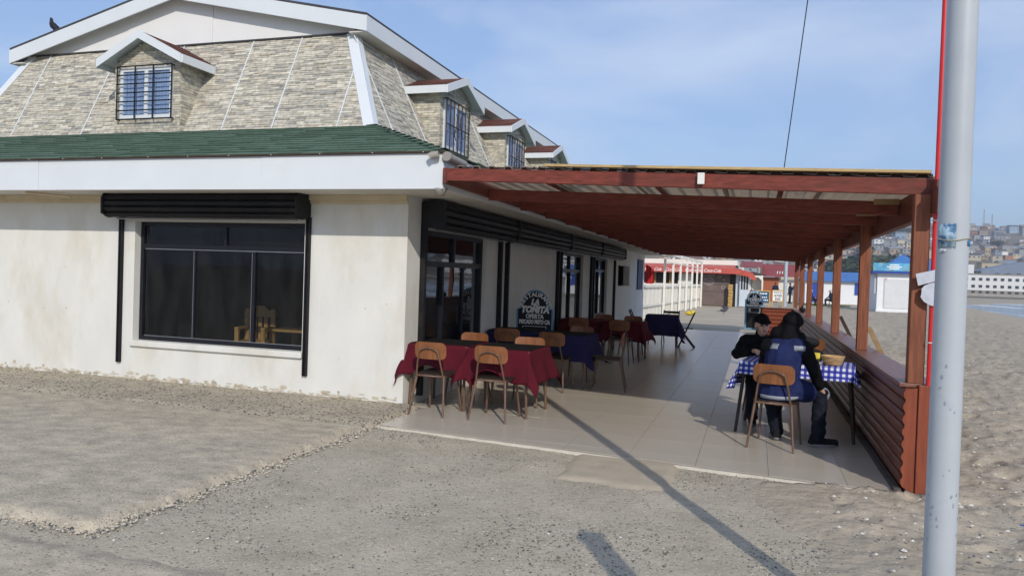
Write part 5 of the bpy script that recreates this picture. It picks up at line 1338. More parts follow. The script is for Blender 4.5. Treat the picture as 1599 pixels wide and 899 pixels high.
dr = B().box(-1.0, -0.35, 52.2, 52.26, 0.05, 2.2).build('door', m_door, kio)
for x in (-0.92, -0.75, -0.58): B().box(x, x+0.11, 52.19, 52.199, 1.15, 2.05).build('door_pane', m_bwall, dr)
aw = B().prism([(-9.5, 51.6, 2.15), (-9.5, 51.6, 2.52), (-9.5, 52.7, 2.72), (-9.5, 52.7, 2.66), (-9.5, 51.66, 2.47), (-9.5, 51.66, 2.15)], (8.2, 0, 0)).build('awning', m_cola, kio)
ae = B().prism([(-1.3, 51.6, 2.52), (-1.3, 51.6, 2.15), (-0.5, 51.7, 2.0), (-0.1, 51.8, 1.75), (0.05, 51.8, 1.9), (-0.2, 51.7, 2.25), (-0.7, 51.6, 2.4)], (0, 1.0, 0)).build('awning_end', m_cola, kio)
for x in (-6.6, -5.25, -3.95, -2.75):
    lt = B(); text_into(lt, 'Coca-Cola', 0.30, Matrix.Translation((x, 51.593, 2.235)) @ Matrix.Rotation(R(90), 4, 'X'), extrude=0.003, shear=0.35, space=0.85)
    lt.build('lettering', m_chalk, aw)
gr = B()
def ring(cx, cz, r_, n=14, rr=0.016): gr.tube([(cx + r_*math.cos(a), 52.488, cz + r_*0.8*math.sin(a)) for a in [6.283*i/n for i in range(n+1)]], rr, 5)
ring(-3.0, 1.62, 0.33); ring(-3.15, 1.70, 0.10); ring(-2.86, 1.70, 0.10); ring(-2.3, 1.95, 0.09); ring(-2.05, 1.25, 0.12); ring(-2.0, 1.75, 0.06)
gr.tube([(-3.15, 52.488, 1.48), (-3.0, 52.488, 1.42), (-2.85, 52.488, 1.48)], 0.016, 5)
for x in (-3.35, -3.2, -3.05, -2.9, -2.75): gr.tube([(x, 52.488, 1.92), (x+0.03, 52.488, 2.08), (x+0.10, 52.488, 2.08), (x+0.10, 52.488, 1.93)], 0.014, 5)
gr.build('graffiti', M('pale_graffiti', (0.50, 0.47, 0.50), 0.8, 0.1, 6), kio)
B().box(-9.5, -1.2, 52.62, 59.5, 2.73, 3.05).build('roof_parapet', m_cream2, kio)
for k in range(6):
    o = B().box(-0.16, 0.16, -0.17, 0.17, 0, 0.055).box(-0.16, -0.13, -0.17, 0.17, 0.06, 0.185).box(0.13, 0.16, -0.17, 0.17, 0.06, 0.185).box(-0.128, 0.128, -0.17, -0.15, 0.08, 0.18).build('wooden_crate', m_timber)
    o.location = (-3.55 + random.uniform(-0.02, 0.02), 51.3, 0.0 + k*0.19)
    tag(o, 'slatted wooden crate in the column of crates at the fence end', 'crate', 'crates stacked at the fence end')
for k in range(7):
    o = B().box(-0.13, 0.13, -0.15, 0.15, 0, 0.05).box(-0.13, -0.10, -0.15, 0.15, 0.055, 0.205).box(0.10, 0.13, -0.15, 0.15, 0.055, 0.205).box(-0.098, 0.098, -0.15, -0.13, 0.08, 0.20).build('wooden_crate', M('new_pine_crate', (0.52, 0.33, 0.11), 0.75, 0.2, 6))
    o.location = (-1.55 + random.uniform(-0.015, 0.015), 52.1, k*0.21)
    tag(o, 'yellow pine crate in the column of crates beside the snack bar door', 'crate', 'crates stacked beside the snack bar door')
# white slanted corrugated porch roof next to the house end
pr = B()
for k in range(14): pr.obox((-4.35, 28.5 + k*0.42, 2.55), (1.0, 0, 0.10), (0, 0.36, 0), (0, 0, 0.05))
tag(pr.build('porch_roof', m_cream2), 'white ribbed lean-to roof behind the end of the house', 'roof')
B().box(-4.30, -4.20, 28.4, 28.5, 0, 2.6).build('porch_post', m_cream2, bpy.data.objects['porch_roof'])
m_redf = M('red_cloth', (0.45, 0.02, 0.025), 0.8, 0.15, 4)
b = B(); 
for k in range(6): b.obox((-4.0 + k*0.05, 29.2 + 0.03*(k % 2), 1.45), (0.05, 0.03*(1 if k % 2 == 0 else -1), 0), (0, 0.012, 0), (0, 0, 0.72 - 0.03*k))
tag(b.build('red_flag', m_redf), 'red cloth hanging at the end of the house above the white fence', 'flag')
m_yb = M('yellow_plastic', (0.62, 0.48, 0.05), 0.5, 0.1, 6)
b = B().ell((-2.9, 36.5, 0.10), (0.20, 0.16, 0.10)).ell((-2.75, 36.45, 0.13), (0.12, 0.12, 0.12)); tag(b.build('yellow_bag', m_yb), 'yellow plastic bag lying by the white fence', 'bag')

# huts farther along the path
m_rtile = M('red_sheet_roof', (0.27, 0.055, 0.05), 0.6, 0.15, 2); m_orw = wood_mat('orange_boards', (0.36, 0.11, 0.05), 0.7, 0.2, 'Z')
hut = thing('red_roofed_hut', 'orange timber hut with a sloping red roof beyond the snack bar', 'building', (2, 76, 0))
B().box(0.55, 2.0, 74, 79, 0, 2.2).build('wall', m_orw, hut)
rf = B().prism([(-1.4, 73.2, 3.05), (-1.4, 73.2, 3.12), (-1.4, 78, 3.7), (-1.4, 78, 3.6)], (2.0, 0, 0)).prism([(0.5, 73.4, 2.25), (0.5, 73.4, 2.32), (0.5, 77, 3.45), (0.5, 77, 3.38)], (3.4, 0, -0.0)).build('roof', m_rtile, hut)
B().box(2.0, 4.0, 74.2, 79, 0, 2.0).build('white_wall', m_cream2, hut)
for k in range(4): B().prism([(1.8 + 0.22*k, 73.9, 2.42), (1.86 + 0.22*k, 73.9, 2.42), (1.94 + 0.22*k, 74.6, 2.75), (1.86 + 0.22*k, 74.6, 2.75)], (0, -0.02, 0.02)).build('roof_mark', m_cream2, hut)
arc = thing('white_arch_kiosk', 'white arched stall with a red boarded counter', 'stall', (0.0, 70, 0))
B().prism([(-0.75, 70, 0.95), (-0.75, 70, 2.0), (-0.45, 70, 2.35), (0.05, 70, 2.45), (0.45, 70, 2.3), (0.62, 70, 1.9), (0.62, 70, 0.95), (0.5, 70, 0.95), (0.48, 70, 1.85), (0.2, 70, 2.12), (-0.25, 70, 2.12), (-0.6, 70, 1.8), (-0.62, 70, 0.95)], (0, 1.2, 0)).build('arch', m_cream2, arc)
for k in range(6): B().box(-0.8, 0.55, 69.85 - 0.01*(k % 2), 69.95, 0.10 + k*0.15, 0.235 + k*0.15).build('counter_board', m_orange, arc)
B().box(-0.78, 0.6, 71.2, 71.3, 0, 2.3).build('back_panel', m_cream2, arc)
m_umb = M('dark_brown_thatch', (0.05, 0.035, 0.028), 0.8, 0.3, 6)
um = thing('dark_parasol', 'dark flat parasol in front of the white arched stall', 'parasol', (-0.3, 66, 0))
B().lathe([(0.0, 2.55), (0.25, 2.50), (1.1, 2.28), (1.12, 2.24), (0.3, 2.40), (0, 2.42)], (-0.3, 66, 0), 10, False).build('canopy', m_umb, um); B().tube([(-0.3, 66, 0), (-0.3, 66, 2.5)], 0.03, 8).build('pole', m_umb, um)
m_gpole = M('grey_painted_steel', (0.425, 0.46, 0.49), 0.45, 0.06, 3, stain=(0.33, 0.37, 0.43, 0.6), stain_scale=3.0, stain_lo=0.58, stain_hi=0.64, spec=0.4)
t = thing('path_pole', 'pale grey lamp pole standing on the path behind the price boards', 'pole', (1.94, 55.4, 0)); B().tube([(0, 0, 0), (0, 0, 6.5)], 0.13, 12, 0.10).build('shaft', m_gpole, t, world=False); B().box(-0.2, 0.2, -0.2, 0.2, 0, 0.03).build('base_plate', m_gpole, t, world=False)
m_yfr = wood_mat('yellow_frame', (0.55, 0.34, 0.10), 0.6, 0.15, 'Z'); m_bslate = M('blue_board_face', (0.03, 0.10, 0.20), 0.7, 0.2, 5)
def price_board(x, y, w, h, face, lines, label, col):
    t = thing('price_board', label, 'sign', (x, y, 0), 0, 'price boards on the path')
    b = B(); b.box(-w/2-0.05, -w/2, -0.03, 0.02, 0, h).box(w/2, w/2+0.05, -0.03, 0.02, 0, h).box(-w/2, w/2, -0.03, 0.02, h-0.06, h).box(-w/2, w/2, -0.03, 0.02, h*0.36, h*0.36+0.05); b.build('frame', m_yfr, t, world=False)
    B().box(-w/2, w/2, -0.012, 0.008, h*0.36+0.05, h-0.06).build('face', face, t, world=False)
    for s in (-1, 1): B().beam((s*w/2, 0.03, h-0.1), (s*w/2, 0.5, 0), 0.03, 0.03).build('rear_leg', m_yfr, t, world=False)
    for tx, z, s in lines:
        b = B()
        if tx: text_into(b, tx, s, Matrix.Translation((0, -0.016, z)) @ Matrix.Rotation(R(90), 4, 'X'), extrude=0.002, bold=0.004)
        else:
            xx = -w*0.4
            while xx < w*0.34: q = random.uniform(0.05, 0.13); b.box(xx, xx+q, -0.016, -0.0125, z, z + s*random.uniform(0.7, 1)); xx += q + 0.035
        b.build('lettering', col, t, world=False)
price_board(0.40, 45.9, 0.72, 1.20, m_bslate, [(None, 0.98, 0.09), (None, 0.78, 0.08), (None, 0.62, 0.07)], 'yellow framed blue price board nearest on the path', m_chalk)
price_board(1.42, 53.2, 0.60, 1.20, m_chalk, [(None, 1.0, 0.08), ('4700', 0.74, 0.24), ('500', 0.52, 0.24)], 'yellow framed white price board with big black figures', m_slate)

# beach buildings
m_bw = M('whitewashed_block', (0.78, 0.79, 0.79), 0.6, 0.03, 2); m_bl = M('bright_blue_paint', (0.03, 0.075, 0.36), 0.5, 0.1, 3); m_blr = M('blue_sheet_roof', (0.06, 0.17, 0.42), 0.5, 0.12, 2)
m_sgn = M('painted_sea_sign', (0.10, 0.36, 0.56), 0.5, 0.35, 1.6, stain=(0.60, 0.60, 0.28, 0.8), stain_scale=0.9)
k = thing('beach_kiosk', 'white kiosk with closed shutter under a painted blue and yellow sign', 'kiosk', (8.5, 55.5, 0))
B().box(7.55, 10.1, 54.6, 58.0, 0, 2.52).build('wall', m_bw, k); B().box(7.5, 10.15, 54.45, 54.595, 0, 0.16).build('plinth', m_bw, k)
sh = B().box(7.95, 9.45, 54.56, 54.597, 0.25, 2.2).build('shutter', m_bw, k)
for i in range(17): B().box(7.99, 9.41, 54.515, 54.558, 0.29 + i*0.112, 0.365 + i*0.112).build('shutter_slat', m_bw, sh)
B().box(7.2, 10.3, 54.2, 58.2, 2.525, 2.66).build('blue_band', m_bl, k)
B().box(7.22, 9.75, 54.16, 54.24, 2.665, 3.18).build('sign_panel', m_sgn, k); b = B()
for z, w_ in ((3.02, 0.55), (2.90, 0.85), (2.78, 0.6)): b.box(8.45 - w_/2, 8.45 + w_/2, 54.15, 54.159, z, z + 0.07)
b.build('sign_lines', m_chalk, k)
B().add([(8.2, 54.8, 2.9), (10.3, 54.8, 2.9), (10.3, 57.9, 2.9), (8.2, 57.9, 2.9), (9.25, 56.3, 3.85), (8.7, 55.6, 3.45), (9.8, 55.6, 3.45), (9.8, 57.1, 3.45), (8.7, 57.1, 3.45)], [(0,1,6,5), (1,2,7,6), (2,3,8,7), (3,0,5,8), (5,6,4), (6,7,4), (7,8,4), (8,5,4)]).build('roof', m_blr, k)
B().box(8.0, 8.12, 54.53, 54.558, 2.06, 2.2).build('red_meter', m_redf, k); B().box(7.38, 7.54, 54.7, 54.9, 1.2, 2.4).build('grey_panel', m_gpole, k); B().box(10.101, 10.14, 54.7, 55.3, 0.9, 2.3).build('side_door', m_bwall, k)
k = thing('blue_roofed_beach_house', 'low white beach house with blue roof and blue window', 'house', (7.5, 74, 0))
B().box(4.2, 9.6, 72.5, 77, 0, 2.0).build('wall', m_bw, k); B().prism([(3.9, 72.1, 1.98), (3.9, 72.1, 2.06), (3.9, 75, 2.85), (3.9, 77.4, 2.06), (3.9, 77.4, 1.98)], (6.0, 0, 0)).build('roof', m_blr, k)
w1 = B().box(8.25, 9.25, 72.44, 72.497, 0.85, 1.85).build('window', m_bl, k); B().box(4.6, 5.4, 72.44, 72.497, 0.1, 1.8).build('door', m_bl, k)
m_grass = M('beach_grass', (0.09, 0.14, 0.04), 0.9, 0.3, 5)
b = B()
for i in range(2600):
    x = random.uniform(3.2, 9.0); y = random.gauss(64.5, 1.1); a = random.random()*3.14; hgt = random.uniform(0.05, 0.16); q = 0.05
    if nz(x*0.6, y*0.4, 3) < -0.05: continue
    b.add([(x, y, -0.02), (x + q*math.cos(a), y + q*math.sin(a), -0.02), (x + 0.06*random.uniform(-1, 1), y, hgt)], [(0, 1, 2)])
struct(b.build('beach_grass', m_grass), 'stuff')

# long white seafront building
m_hotel = M('hotel_white', (0.74, 0.74, 0.72), 0.7, 0.04, 0.2); m_win = M('dark_window', (0.035, 0.042, 0.05), 0.3, 0.2, 2); m_stn = M('stone_base', (0.30, 0.26, 0.21), 0.9, 0.2, 0.6)
ht = thing('seafront_building', 'long white three storey seafront building with rows of square windows', 'building', (120, 430, -1.2))
B().box(88, 175, 430, 444, 1.8, 9.6).build('wall', m_hotel, ht); B().box(87.8, 175.2, 429.8, 444, -2.5, 1.8).build('stone_base', m_stn, ht)
B().box(87.5, 175.5, 429.6, 444.4, 9.6, 10.0).build('cornice', m_stn, ht); B().box(70, 200, 422, 423.5, -3, 0.3).build('sea_wall', M('sea_wall_stone', (0.36, 0.33, 0.28), 0.9, 0.2, 0.6), ht)
wm = B().box(-0.75, 0.75, -0.12, 0.0, 0, 1.35).mesh('window', m_win)
for r_ in range(3):
    for c in range(24):
        o = link('window', wm, ht, world=False); o.location = (90.2 + c*3.15 - 120, 429.98 - 430 - (0.2 if r_ == 0 else 0), (0.7, 3.7, 7.2)[r_] + 1.2 - 0.6)
hb = thing('annex_building', 'flat white annex above the long seafront building', 'building', (104, 470, 0))
B().box(98, 112, 468, 480, 5, 15.5).build('wall', m_hotel, hb); B().box(88, 99, 470, 484, 5, 17.5).build('wall', m_blr, hb)
for x in (101, 105.5): B().box(x, x+1.8, 467.8, 467.98, 12.2, 13.6).build('window', m_win, hb)
gs = thing('grey_blue_warehouse', 'grey blue gabled shed above the seafront building', 'building', (160, 560, 0))
hz_ = H(160, 560)
B().prism([(138, 560, hz_-4), (185, 560, hz_-4), (185, 560, hz_+9), (161, 560, hz_+14), (138, 560, hz_+8)], (0, 30, 0)).build('wall', M('grey_blue_sheet', (0.20, 0.24, 0.31), 0.7, 0.1, 0.2), gs)
for x in (146, 152, 158, 164): B().box(x, x+2.4, 559.7, 559.98, hz_+4, hz_+6.5).build('window', m_win, gs)
def block(x, y, w_, h_, d_, mt, nwx, nwy, label):
    z = H(x, y) - 2; t = thing('apartment_block', label, 'building', (x, y, z), 0, 'larger blocks on the hillside')
    B().box(-w_/2, w_/2, 0, d_, -3, h_).build('wall', mt, t, world=False); B().box(-w_/2-0.4, w_/2+0.4, -0.4, d_+0.4, h_, h_+0.5).build('roof', m_stn, t, world=False)
    for i in range(nwx):
        for j in range(nwy):
            o = link('window', wm, t, world=False); o.location = (-w_/2 + w_*(i+0.5)/nwx, -0.02, 1.2 + (h_-1.5)*j/nwy + 1.0)
m_ochre = M('ochre_wall', (0.52, 0.42, 0.26), 0.8, 0.08, 0.3)
block(124, 545, 26, 9, 14, m_hotel, 6, 2, 'white block with a row of dark windows on the right hillside'); block(112, 520, 22, 6, 10, m_ochre, 3, 1, 'low ochre block below the white windowed block'); block(176, 640, 36, 10, 14, m_ochre, 6, 2, 'wide ochre block at the right edge of the hillside')
block(92, 520, 9, 6, 10, m_ochre, 2, 1, 'small ochre block on the hillside behind the grey pole'); block(66, 470, 20, 6.5, 12, m_ochre, 3, 1, 'ochre block above the dark trees behind the kiosk')

# hillside town
WALLS = {'white': (0.66, 0.66, 0.64), 'cream': (0.55, 0.48, 0.35), 'grey': (0.33, 0.33, 0.33), 'terracotta': (0.34, 0.17, 0.10), 'pale blue': (0.33, 0.43, 0.54), 'tan': (0.36, 0.28, 0.19)}
ROOFS = {'grey': (0.24, 0.25, 0.26), 'rusty': (0.20, 0.115, 0.08), 'dark': (0.09, 0.09, 0.10)}
wmats = {k_: M('house_wall_' + k_.replace(' ', '_'), c, 0.85, 0.08, 0.4) for k_, c in WALLS.items()}; rmats = {k_: M('house_roof_' + k_, c, 0.7, 0.15, 0.5) for k_, c in ROOFS.items()}
variants = []
for wk in WALLS:
    for rk in ROOFS:
        for shp in range(2):
            b = B(); w_, d_, h_ = random.uniform(6, 10), random.uniform(6, 9), random.choice([3.0, 3.2, 5.6])
            b.mi = 0; b.box(-w_/2, w_/2, -d_/2, d_/2, -4, h_)
            b.mi = 1
            if shp: b.prism([(-w_/2-0.3, -d_/2-0.4, h_+0.01), (-w_/2-0.3, d_/2+0.4, h_+0.01), (-w_/2-0.3, 0, h_+1.5)], (w_+0.6, 0, 0))
            else: b.prism([(-w_/2-0.3, -d_/2-0.4, h_+0.02), (-w_/2-0.3, d_/2+0.4, h_+0.02), (-w_/2-0.3, d_/2+0.4, h_+1.0), (-w_/2-0.3, -d_/2-0.4, h_+0.35)], (w_+0.6, 0, 0))
            b.mi = 2; nw = 2 if w_ < 8 else 3
            for fl in range(1 if h_ < 5 else 2):
                for i in range(nw):
                    x = -w_/2 + w_*(i+0.5)/nw; b.box(x-0.55, x+0.55, -d_/2-0.08, -d_/2-0.01, 1.0 + fl*2.6, 2.2 + fl*2.6)
                b.box(-w_/2-0.08, -w_/2-0.01, -0.6, 0.6, 1.0 + fl*2.6, 2.2 + fl*2.6)
            variants.append((b.mesh('hillside_house', [wmats[wk], rmats[rk], m_win]), wk, rk))
placed = []; tries = 0
while len(placed) < 290 and tries < 9000:
    tries += 1
    q = random.uniform(-0.02, 0.36) if random.random() < 0.86 else random.uniform(-0.10, 0.5)
    y = 330 + 700 * random.random()**1.25
    x = q*y
    st = 300 + 165 * smooth01((q - 0.165) / 0.05)
    if y < st + 28: continue
    if 0.155 < q < 0.42 and y < 505: continue
    if abs(x - 160) < 34 and 540 < y < 600 or abs(x-124) < 20 and 515 < y < 565 or abs(x-176) < 24 and 630 < y < 660: continue
    if 0.11 < q < 0.165 and y < 440 and random.random() < 0.8: continue
    sc_ = 0.62 + 0.35*random.random() + (y-300)/2600
    if any(abs(x-a) < 7*sc_ and abs(y-c) < 9*sc_ for a, c in placed): continue
    placed.append((x, y)); me, wk, rk = random.choice(variants if random.random() < 0.55 else [v for v in variants if v[1] in ('white', 'cream', 'grey')])
    o = link('hillside_house', me); o.location = (x, y, H(x, y) + 0.4); o.rotation_euler = (0, 0, random.choice([0, 0.2, -0.25, 0.5, 1.57, 1.3]) + random.gauss(0, 0.12)); o.scale = (sc_, sc_, sc_)
    tag(o, f'small {wk} house with {rk} roof among the crowded houses on the far hillside', 'house', f'{wk} hillside houses with {rk} roofs')

# the rest of the town, past the number one could pick out singly: one mass
b = B(); wl = list(WALLS.values()); rl = list(ROOFS.values()); m_town = attr_mat('town_paint', 0.85, 0.08, 0.5, 0, 0.1); cnt = 0; tries = 0
while cnt < 1100 and tries < 20000:
    tries += 1; q = random.uniform(-0.12, 0.55); y = random.uniform(480, 1180); x = q*y
    if 0.155 < q < 0.45 and y < 600: continue
    if y < 700 and random.random() < 0.5: continue
    if any(abs(x-a) < 7 and abs(y-c) < 8 for a, c in placed): continue
    w_, d_, h_ = random.uniform(4.5, 9), random.uniform(5, 8), random.choice([2.6, 2.8, 3.0, 5.2]); z = H(x, y); a = random.gauss(0, 0.35); u_ = Vector((math.cos(a), math.sin(a), 0)); v_ = Vector((-math.sin(a), math.cos(a), 0)); P = Vector((x, y, z))
    k = random.uniform(0.75, 1.15); b.col = tuple(c*k for c in random.choice(wl + wl[:3])); b.obox(P - u_*w_/2 - v_*d_/2 - Vector((0, 0, 3)), u_*w_, v_*d_, (0, 0, h_ + 3))
    b.col = random.choice(rl); b.prism([P - u_*(w_/2+.2) - v_*(d_/2+.3) + Vector((0, 0, h_+.02)), P - u_*(w_/2+.2) + v_*(d_/2+.3) + Vector((0, 0, h_+.02)), P - u_*(w_/2+.2) + Vector((0, 0, h_+random.choice([.4, 1.3])))], u_*(w_+.4))
    b.col = (0.04, 0.045, 0.05)
    for i in range(2): b.obox(P - v_*(d_/2+.06) + u_*(w_*(i-0.5)*0.5 - 0.5) + Vector((0, 0, 1.0)), u_*1.0, v_*0.05, (0, 0, 1.1))
    cnt += 1
struct(b.build('distant_town', m_town), 'stuff')

# trees on the slope
m_leaf = attr_mat('dusty_foliage', 0.9, 0.3, 0.8, 0, 0.1); m_bark = M('bark', (0.10, 0.075, 0.055), 0.9, 0.2, 3)
def tree_proto(seed, n=420, R_=4.0, Hh=6.0, lf=0.75):
    rnd = random.Random(seed); t = thing('hillside_tree', 'x', 'tree'); b = B()
    lobes = [(rnd.uniform(-1, 1)*R_*0.55, rnd.uniform(-1, 1)*R_*0.55, Hh*rnd.uniform(0.42, 0.82), R_*rnd.uniform(0.35, 0.6)) for _ in range(7)]
    for i in range(n):
        lx, ly, lz, lr = rnd.choice(lobes); v = Vector((rnd.gauss(0, 1), rnd.gauss(0, 1), rnd.gauss(0, 0.8))).normalized() * lr * rnd.uniform(0.6, 1.05)
        c = Vector((lx, ly, lz)) + v; k = rnd.uniform(0.6, 1.4); b.col = (0.050*k, 0.068*k, 0.032*k)
        u_ = Vector((rnd.gauss(0, 1), rnd.gauss(0, 1), rnd.gauss(0, 1))).normalized(); w_ = u_.orthogonal().normalized(); s = lf*rnd.uniform(0.6, 1.2)
        b.add([c + u_*s, c + w_*s*0.6, c - u_*s, c - w_*s*0.6], [(0, 1, 2, 3)])
    b.build('crown', m_leaf, t, world=False)
    tk = B().tube([(0, 0, -2), (0.1, 0, Hh*0.35), (0.2, 0.1, Hh*0.6)], 0.28, 7, 0.12)
    for lx, ly, lz, lr in lobes[:4]: tk.tube([(0.1, 0, Hh*0.3), (lx*0.8, ly*0.8, lz)], 0.12, 5, 0.04)
    tk.build('trunk', m_bark, t, world=False)
    note_children(t); return t
protos = [tree_proto(s) for s in (1, 2, 3)]
spots = []
for i in range(46):
    if i < 26: q = random.uniform(0.095, 0.168); y = random.uniform(325, 430)
    elif i < 36: q = random.uniform(0.20, 0.245); y = random.uniform(500, 540)
    else: q = random.uniform(-0.03, 0.34); y = random.uniform(480, 950)
    spots.append((q*y, y))
for i, (x, y) in enumerate(spots):
    lb = 'dark green tree in the thicket on the slope behind the beach kiosk' if i < 26 else ('dark tree above the seafront building' if i < 36 else 'lone dark tree among the hillside houses')
    gp = 'trees behind the kiosk' if i < 26 else ('trees above the seafront' if i < 36 else 'trees among the hillside houses')
    o = protos[i] if i < 3 else copy_tree(protos[i % 3], None)
    o.location = (x, y, H(x, y) + 0.2); o.rotation_euler = (0, 0, random.random()*6.28); s = random.uniform(1.0, 1.7); o.scale = (s*1.25, s*1.25, s); o['label'] = lb; o['group'] = gp
def mast(x, y, h_, label):
    t = thing('radio_mast', label, 'mast', (x, y, H(x, y)), 0, 'masts on the ridge'); b = B()
    for s in (-1, 1): b.beam((s*1.2, 0, 0), (s*0.2, 0, h_), 0.35, 0.35, (0, 1, 0))
    b.build('lattice', m_stn, t, world=False); b = B()
    for k_ in range(7): z = h_*k_/7; e = 1.2 - 1.0*k_/7; b.beam((-e, 0, z), (e*0.86, 0, z + h_/7), 0.2, 0.2, (0, 1, 0))
    b.build('bracing', m_stn, t, world=False)
mast(268, 1085, 24, 'taller thin mast on the skyline of the hill'); mast(277, 1085, 18, 'shorter thin mast on the skyline of the hill')
for i, (x, y) in enumerate([(52, 400), (30, 330), (44, 470), (85, 560), (22, 300)]):
    t = thing('utility_pole', 'wooden utility pole on the lower hillside', 'pole', (x, y, H(x, y) - 1), 0, 'utility poles on the hillside'); B().tube([(0, 0, 0), (0, 0, 14)], 0.28, 6, 0.2).build('shaft', m_stn, t, world=False); B().box(-1.6, 1.6, -0.15, 0.15, 12.4, 12.8).build('crossarm', m_stn, t, world=False)

# ------------------------------------------------------------------ near details
pole = thing('steel_pole', 'thick pale grey steel pole in the right foreground with torn stickers', 'pole', (0.757, 3.5, -0.02))
B().tube([(0, 0, -0.05), (0, 0, 0.9), (0, 0, 2.2), (0, 0, 5), (0, 0, 9.4)], 0.0605, 32, 0.055).build('shaft', m_gpole, pole, world=False)
def curved_sheet(r_, a0, a1, z0, z1, n=10, jag=0.0, seed=1):
    bb = B(); rnd = random.Random(seed); lo = []; hi = []
    for k in range(n+1):
        a = R(a0 + (a1-a0)*k/n); lo.append((r_*math.cos(a), r_*math.sin(a), z0 + jag*rnd.random())); hi.append((r_*math.cos(a), r_*math.sin(a), z1 - jag*0.6*rnd.random()))
    bb.add(lo + hi, [(k, k+1, n+2+k, n+1+k) for k in range(n)], True); bb.uv = [(k/n, 0) for k in range(n+1)] + [(k/n, 1) for k in range(n+1)]
    return bb
m_post = M('faded_sea_poster', (0.34, 0.47, 0.56), 0.6, 0.45, 22, stain=(0.035, 0.12, 0.25, 0.9), stain_scale=26, stain_lo=0.48, stain_hi=0.56, coord='Object')
o = curved_sheet(0.0622, 202, 268, 1.785, 1.885, 10, 0.008).build('poster', m_post, pole, world=False); o.modifiers.new('t', 'SOLIDIFY').thickness = 0.0008
o = curved_sheet(0.0622, 318, 350, 1.795, 1.822, 6, 0.006, 3).build('blue_sticker', M('blue_sticker', (0.04, 0.20, 0.42), 0.5, 0.3, 30), pole, world=False); o.modifiers.new('t', 'SOLIDIFY').thickness = 0.0008
o = curved_sheet(0.0622, 206, 236, 1.765, 1.786, 6, 0.012, 8).build('torn_sticker', M('torn_paper', (0.60, 0.62, 0.62), 0.8, 0.1, 20), pole, world=False); o.modifiers.new('t', 'SOLIDIFY').thickness = 0.0008
B().tube([(0.064*math.cos(R(a)), 0.064*math.sin(R(a)), 1.822 + 0.006*math.sin(R(a*2.5))) for a in range(190, 372, 8)], 0.0022, 5).build('string', M('jute_string', (0.45, 0.40, 0.30), 0.9, 0.2, 30), pole, world=False)
b = B(); rnd = random.Random(5)
for i in range(24):                                                  # chipped paint
    a = rnd.uniform(200, 345); z = rnd.choice([rnd.uniform(0.55, 0.95), rnd.uniform(1.1, 1.35), rnd.uniform(0.6, 0.8)]); da = rnd.uniform(1.2, 5); dz = rnd.uniform(0.003, 0.013); n = 7
    vs = []
    for k in range(n):
        t_ = 6.283*k/n; r_ = rnd.uniform(0.6, 1.0); aa = R(a + da*r_*math.cos(t_)); vs.append((0.0613*math.cos(aa), 0.0613*math.sin(aa), z + dz*r_*math.sin(t_)))
    b.add(vs, [tuple(range(n))])
struct(b.build('paint_chips', M('chipped_primer', (0.30, 0.34, 0.40), 0.7, 0.2, 20), pole, world=False), 'stuff')

rp = thing('red_flag_pole', 'thin bright red flag pole tied to the nearest pergola post', 'pole', (1.30, 6.57, 0.856))
B().tube([(0, 0, 0), (0, 0, 4.2)], 0.021, 14, 0.019).build('shaft', M('red_enamel', (0.62, 0.02, 0.02), 0.35, 0.08, 5, spec=0.5), rp, world=False)
m_tie = M('white_tie', (0.72, 0.70, 0.64), 0.5, 0.05, 5)
for z in (0.33, 1.27): B().tube([(0.024*math.cos(t), 0.024*math.sin(t), z) for t in [6.283*i/14 for i in range(15)]], 0.005, 5).build('cable_tie', m_tie, rp, world=False)
m_paper = M('white_paper', (0.52, 0.54, 0.60), 0.8, 0.05, 6, stain=(0.40, 0.42, 0.48, 0.5), stain_scale=20, stain_lo=0.5, stain_hi=0.62)
def paper(pts, label, y=6.535):
    b = B(); n = len(pts); cx = sum(p[0] for p in pts)/n; cz = sum(p[1] for p in pts)/n
    vs = [(p[0], y + 0.004*nz(p[0]*30, p[1]*30), p[1]) for p in pts] + [(cx, y - 0.002, cz)]
    b.add(vs, [(k, (k+1) % n, n) for k in range(n)]); o = b.build('paper_sheet', m_paper); o.modifiers.new('t', 'SOLIDIFY').thickness = 0.001
    tag(o, label, 'paper', 'papers on the red flag pole')
paper([(1.17, 1.712), (1.335, 1.755), (1.335, 1.668), (1.19, 1.622)], 'upper torn white leaflet wrapped against the red flag pole')
paper([(1.215, 1.60), (1.235, 1.625), (1.28, 1.645), (1.34, 1.655), (1.34, 1.46), (1.28, 1.475), (1.235, 1.50), (1.21, 1.535), (1.215, 1.565)], 'lower crumpled white paper on the red flag pole')

# cable from the pergola up to the pole
c0, c1 = Vector((0.205, 7.35, 2.63)), Vector((0.757, 3.5, 9.2))
cb = thing('overhead_cable', 'thin black cable rising from the pergola roof into the sky', 'cable', (0.205, 7.35, 2.55))
pts = [c0.lerp(c1, k/24) - Vector((0, 0, 0.10*math.sin(math.pi*k/24))) for k in range(25)]
m_cable = M('black_rubber', (0.01, 0.01, 0.01), 0.6, 0.1, 5)
B().tube(pts, 0.0042, 6).build('wire', m_cable, cb); B().ell(pts[6], (0.008, 0.008, 0.02)).build('splice', m_cable, cb)
B().box(0.165, 0.225, 7.31, 7.36, 2.60, 2.645).tube([(0.195, 7.335, 2.54), (0.195, 7.335, 2.61)], 0.008, 6).build('cable_clamp', m_gpole, cb)

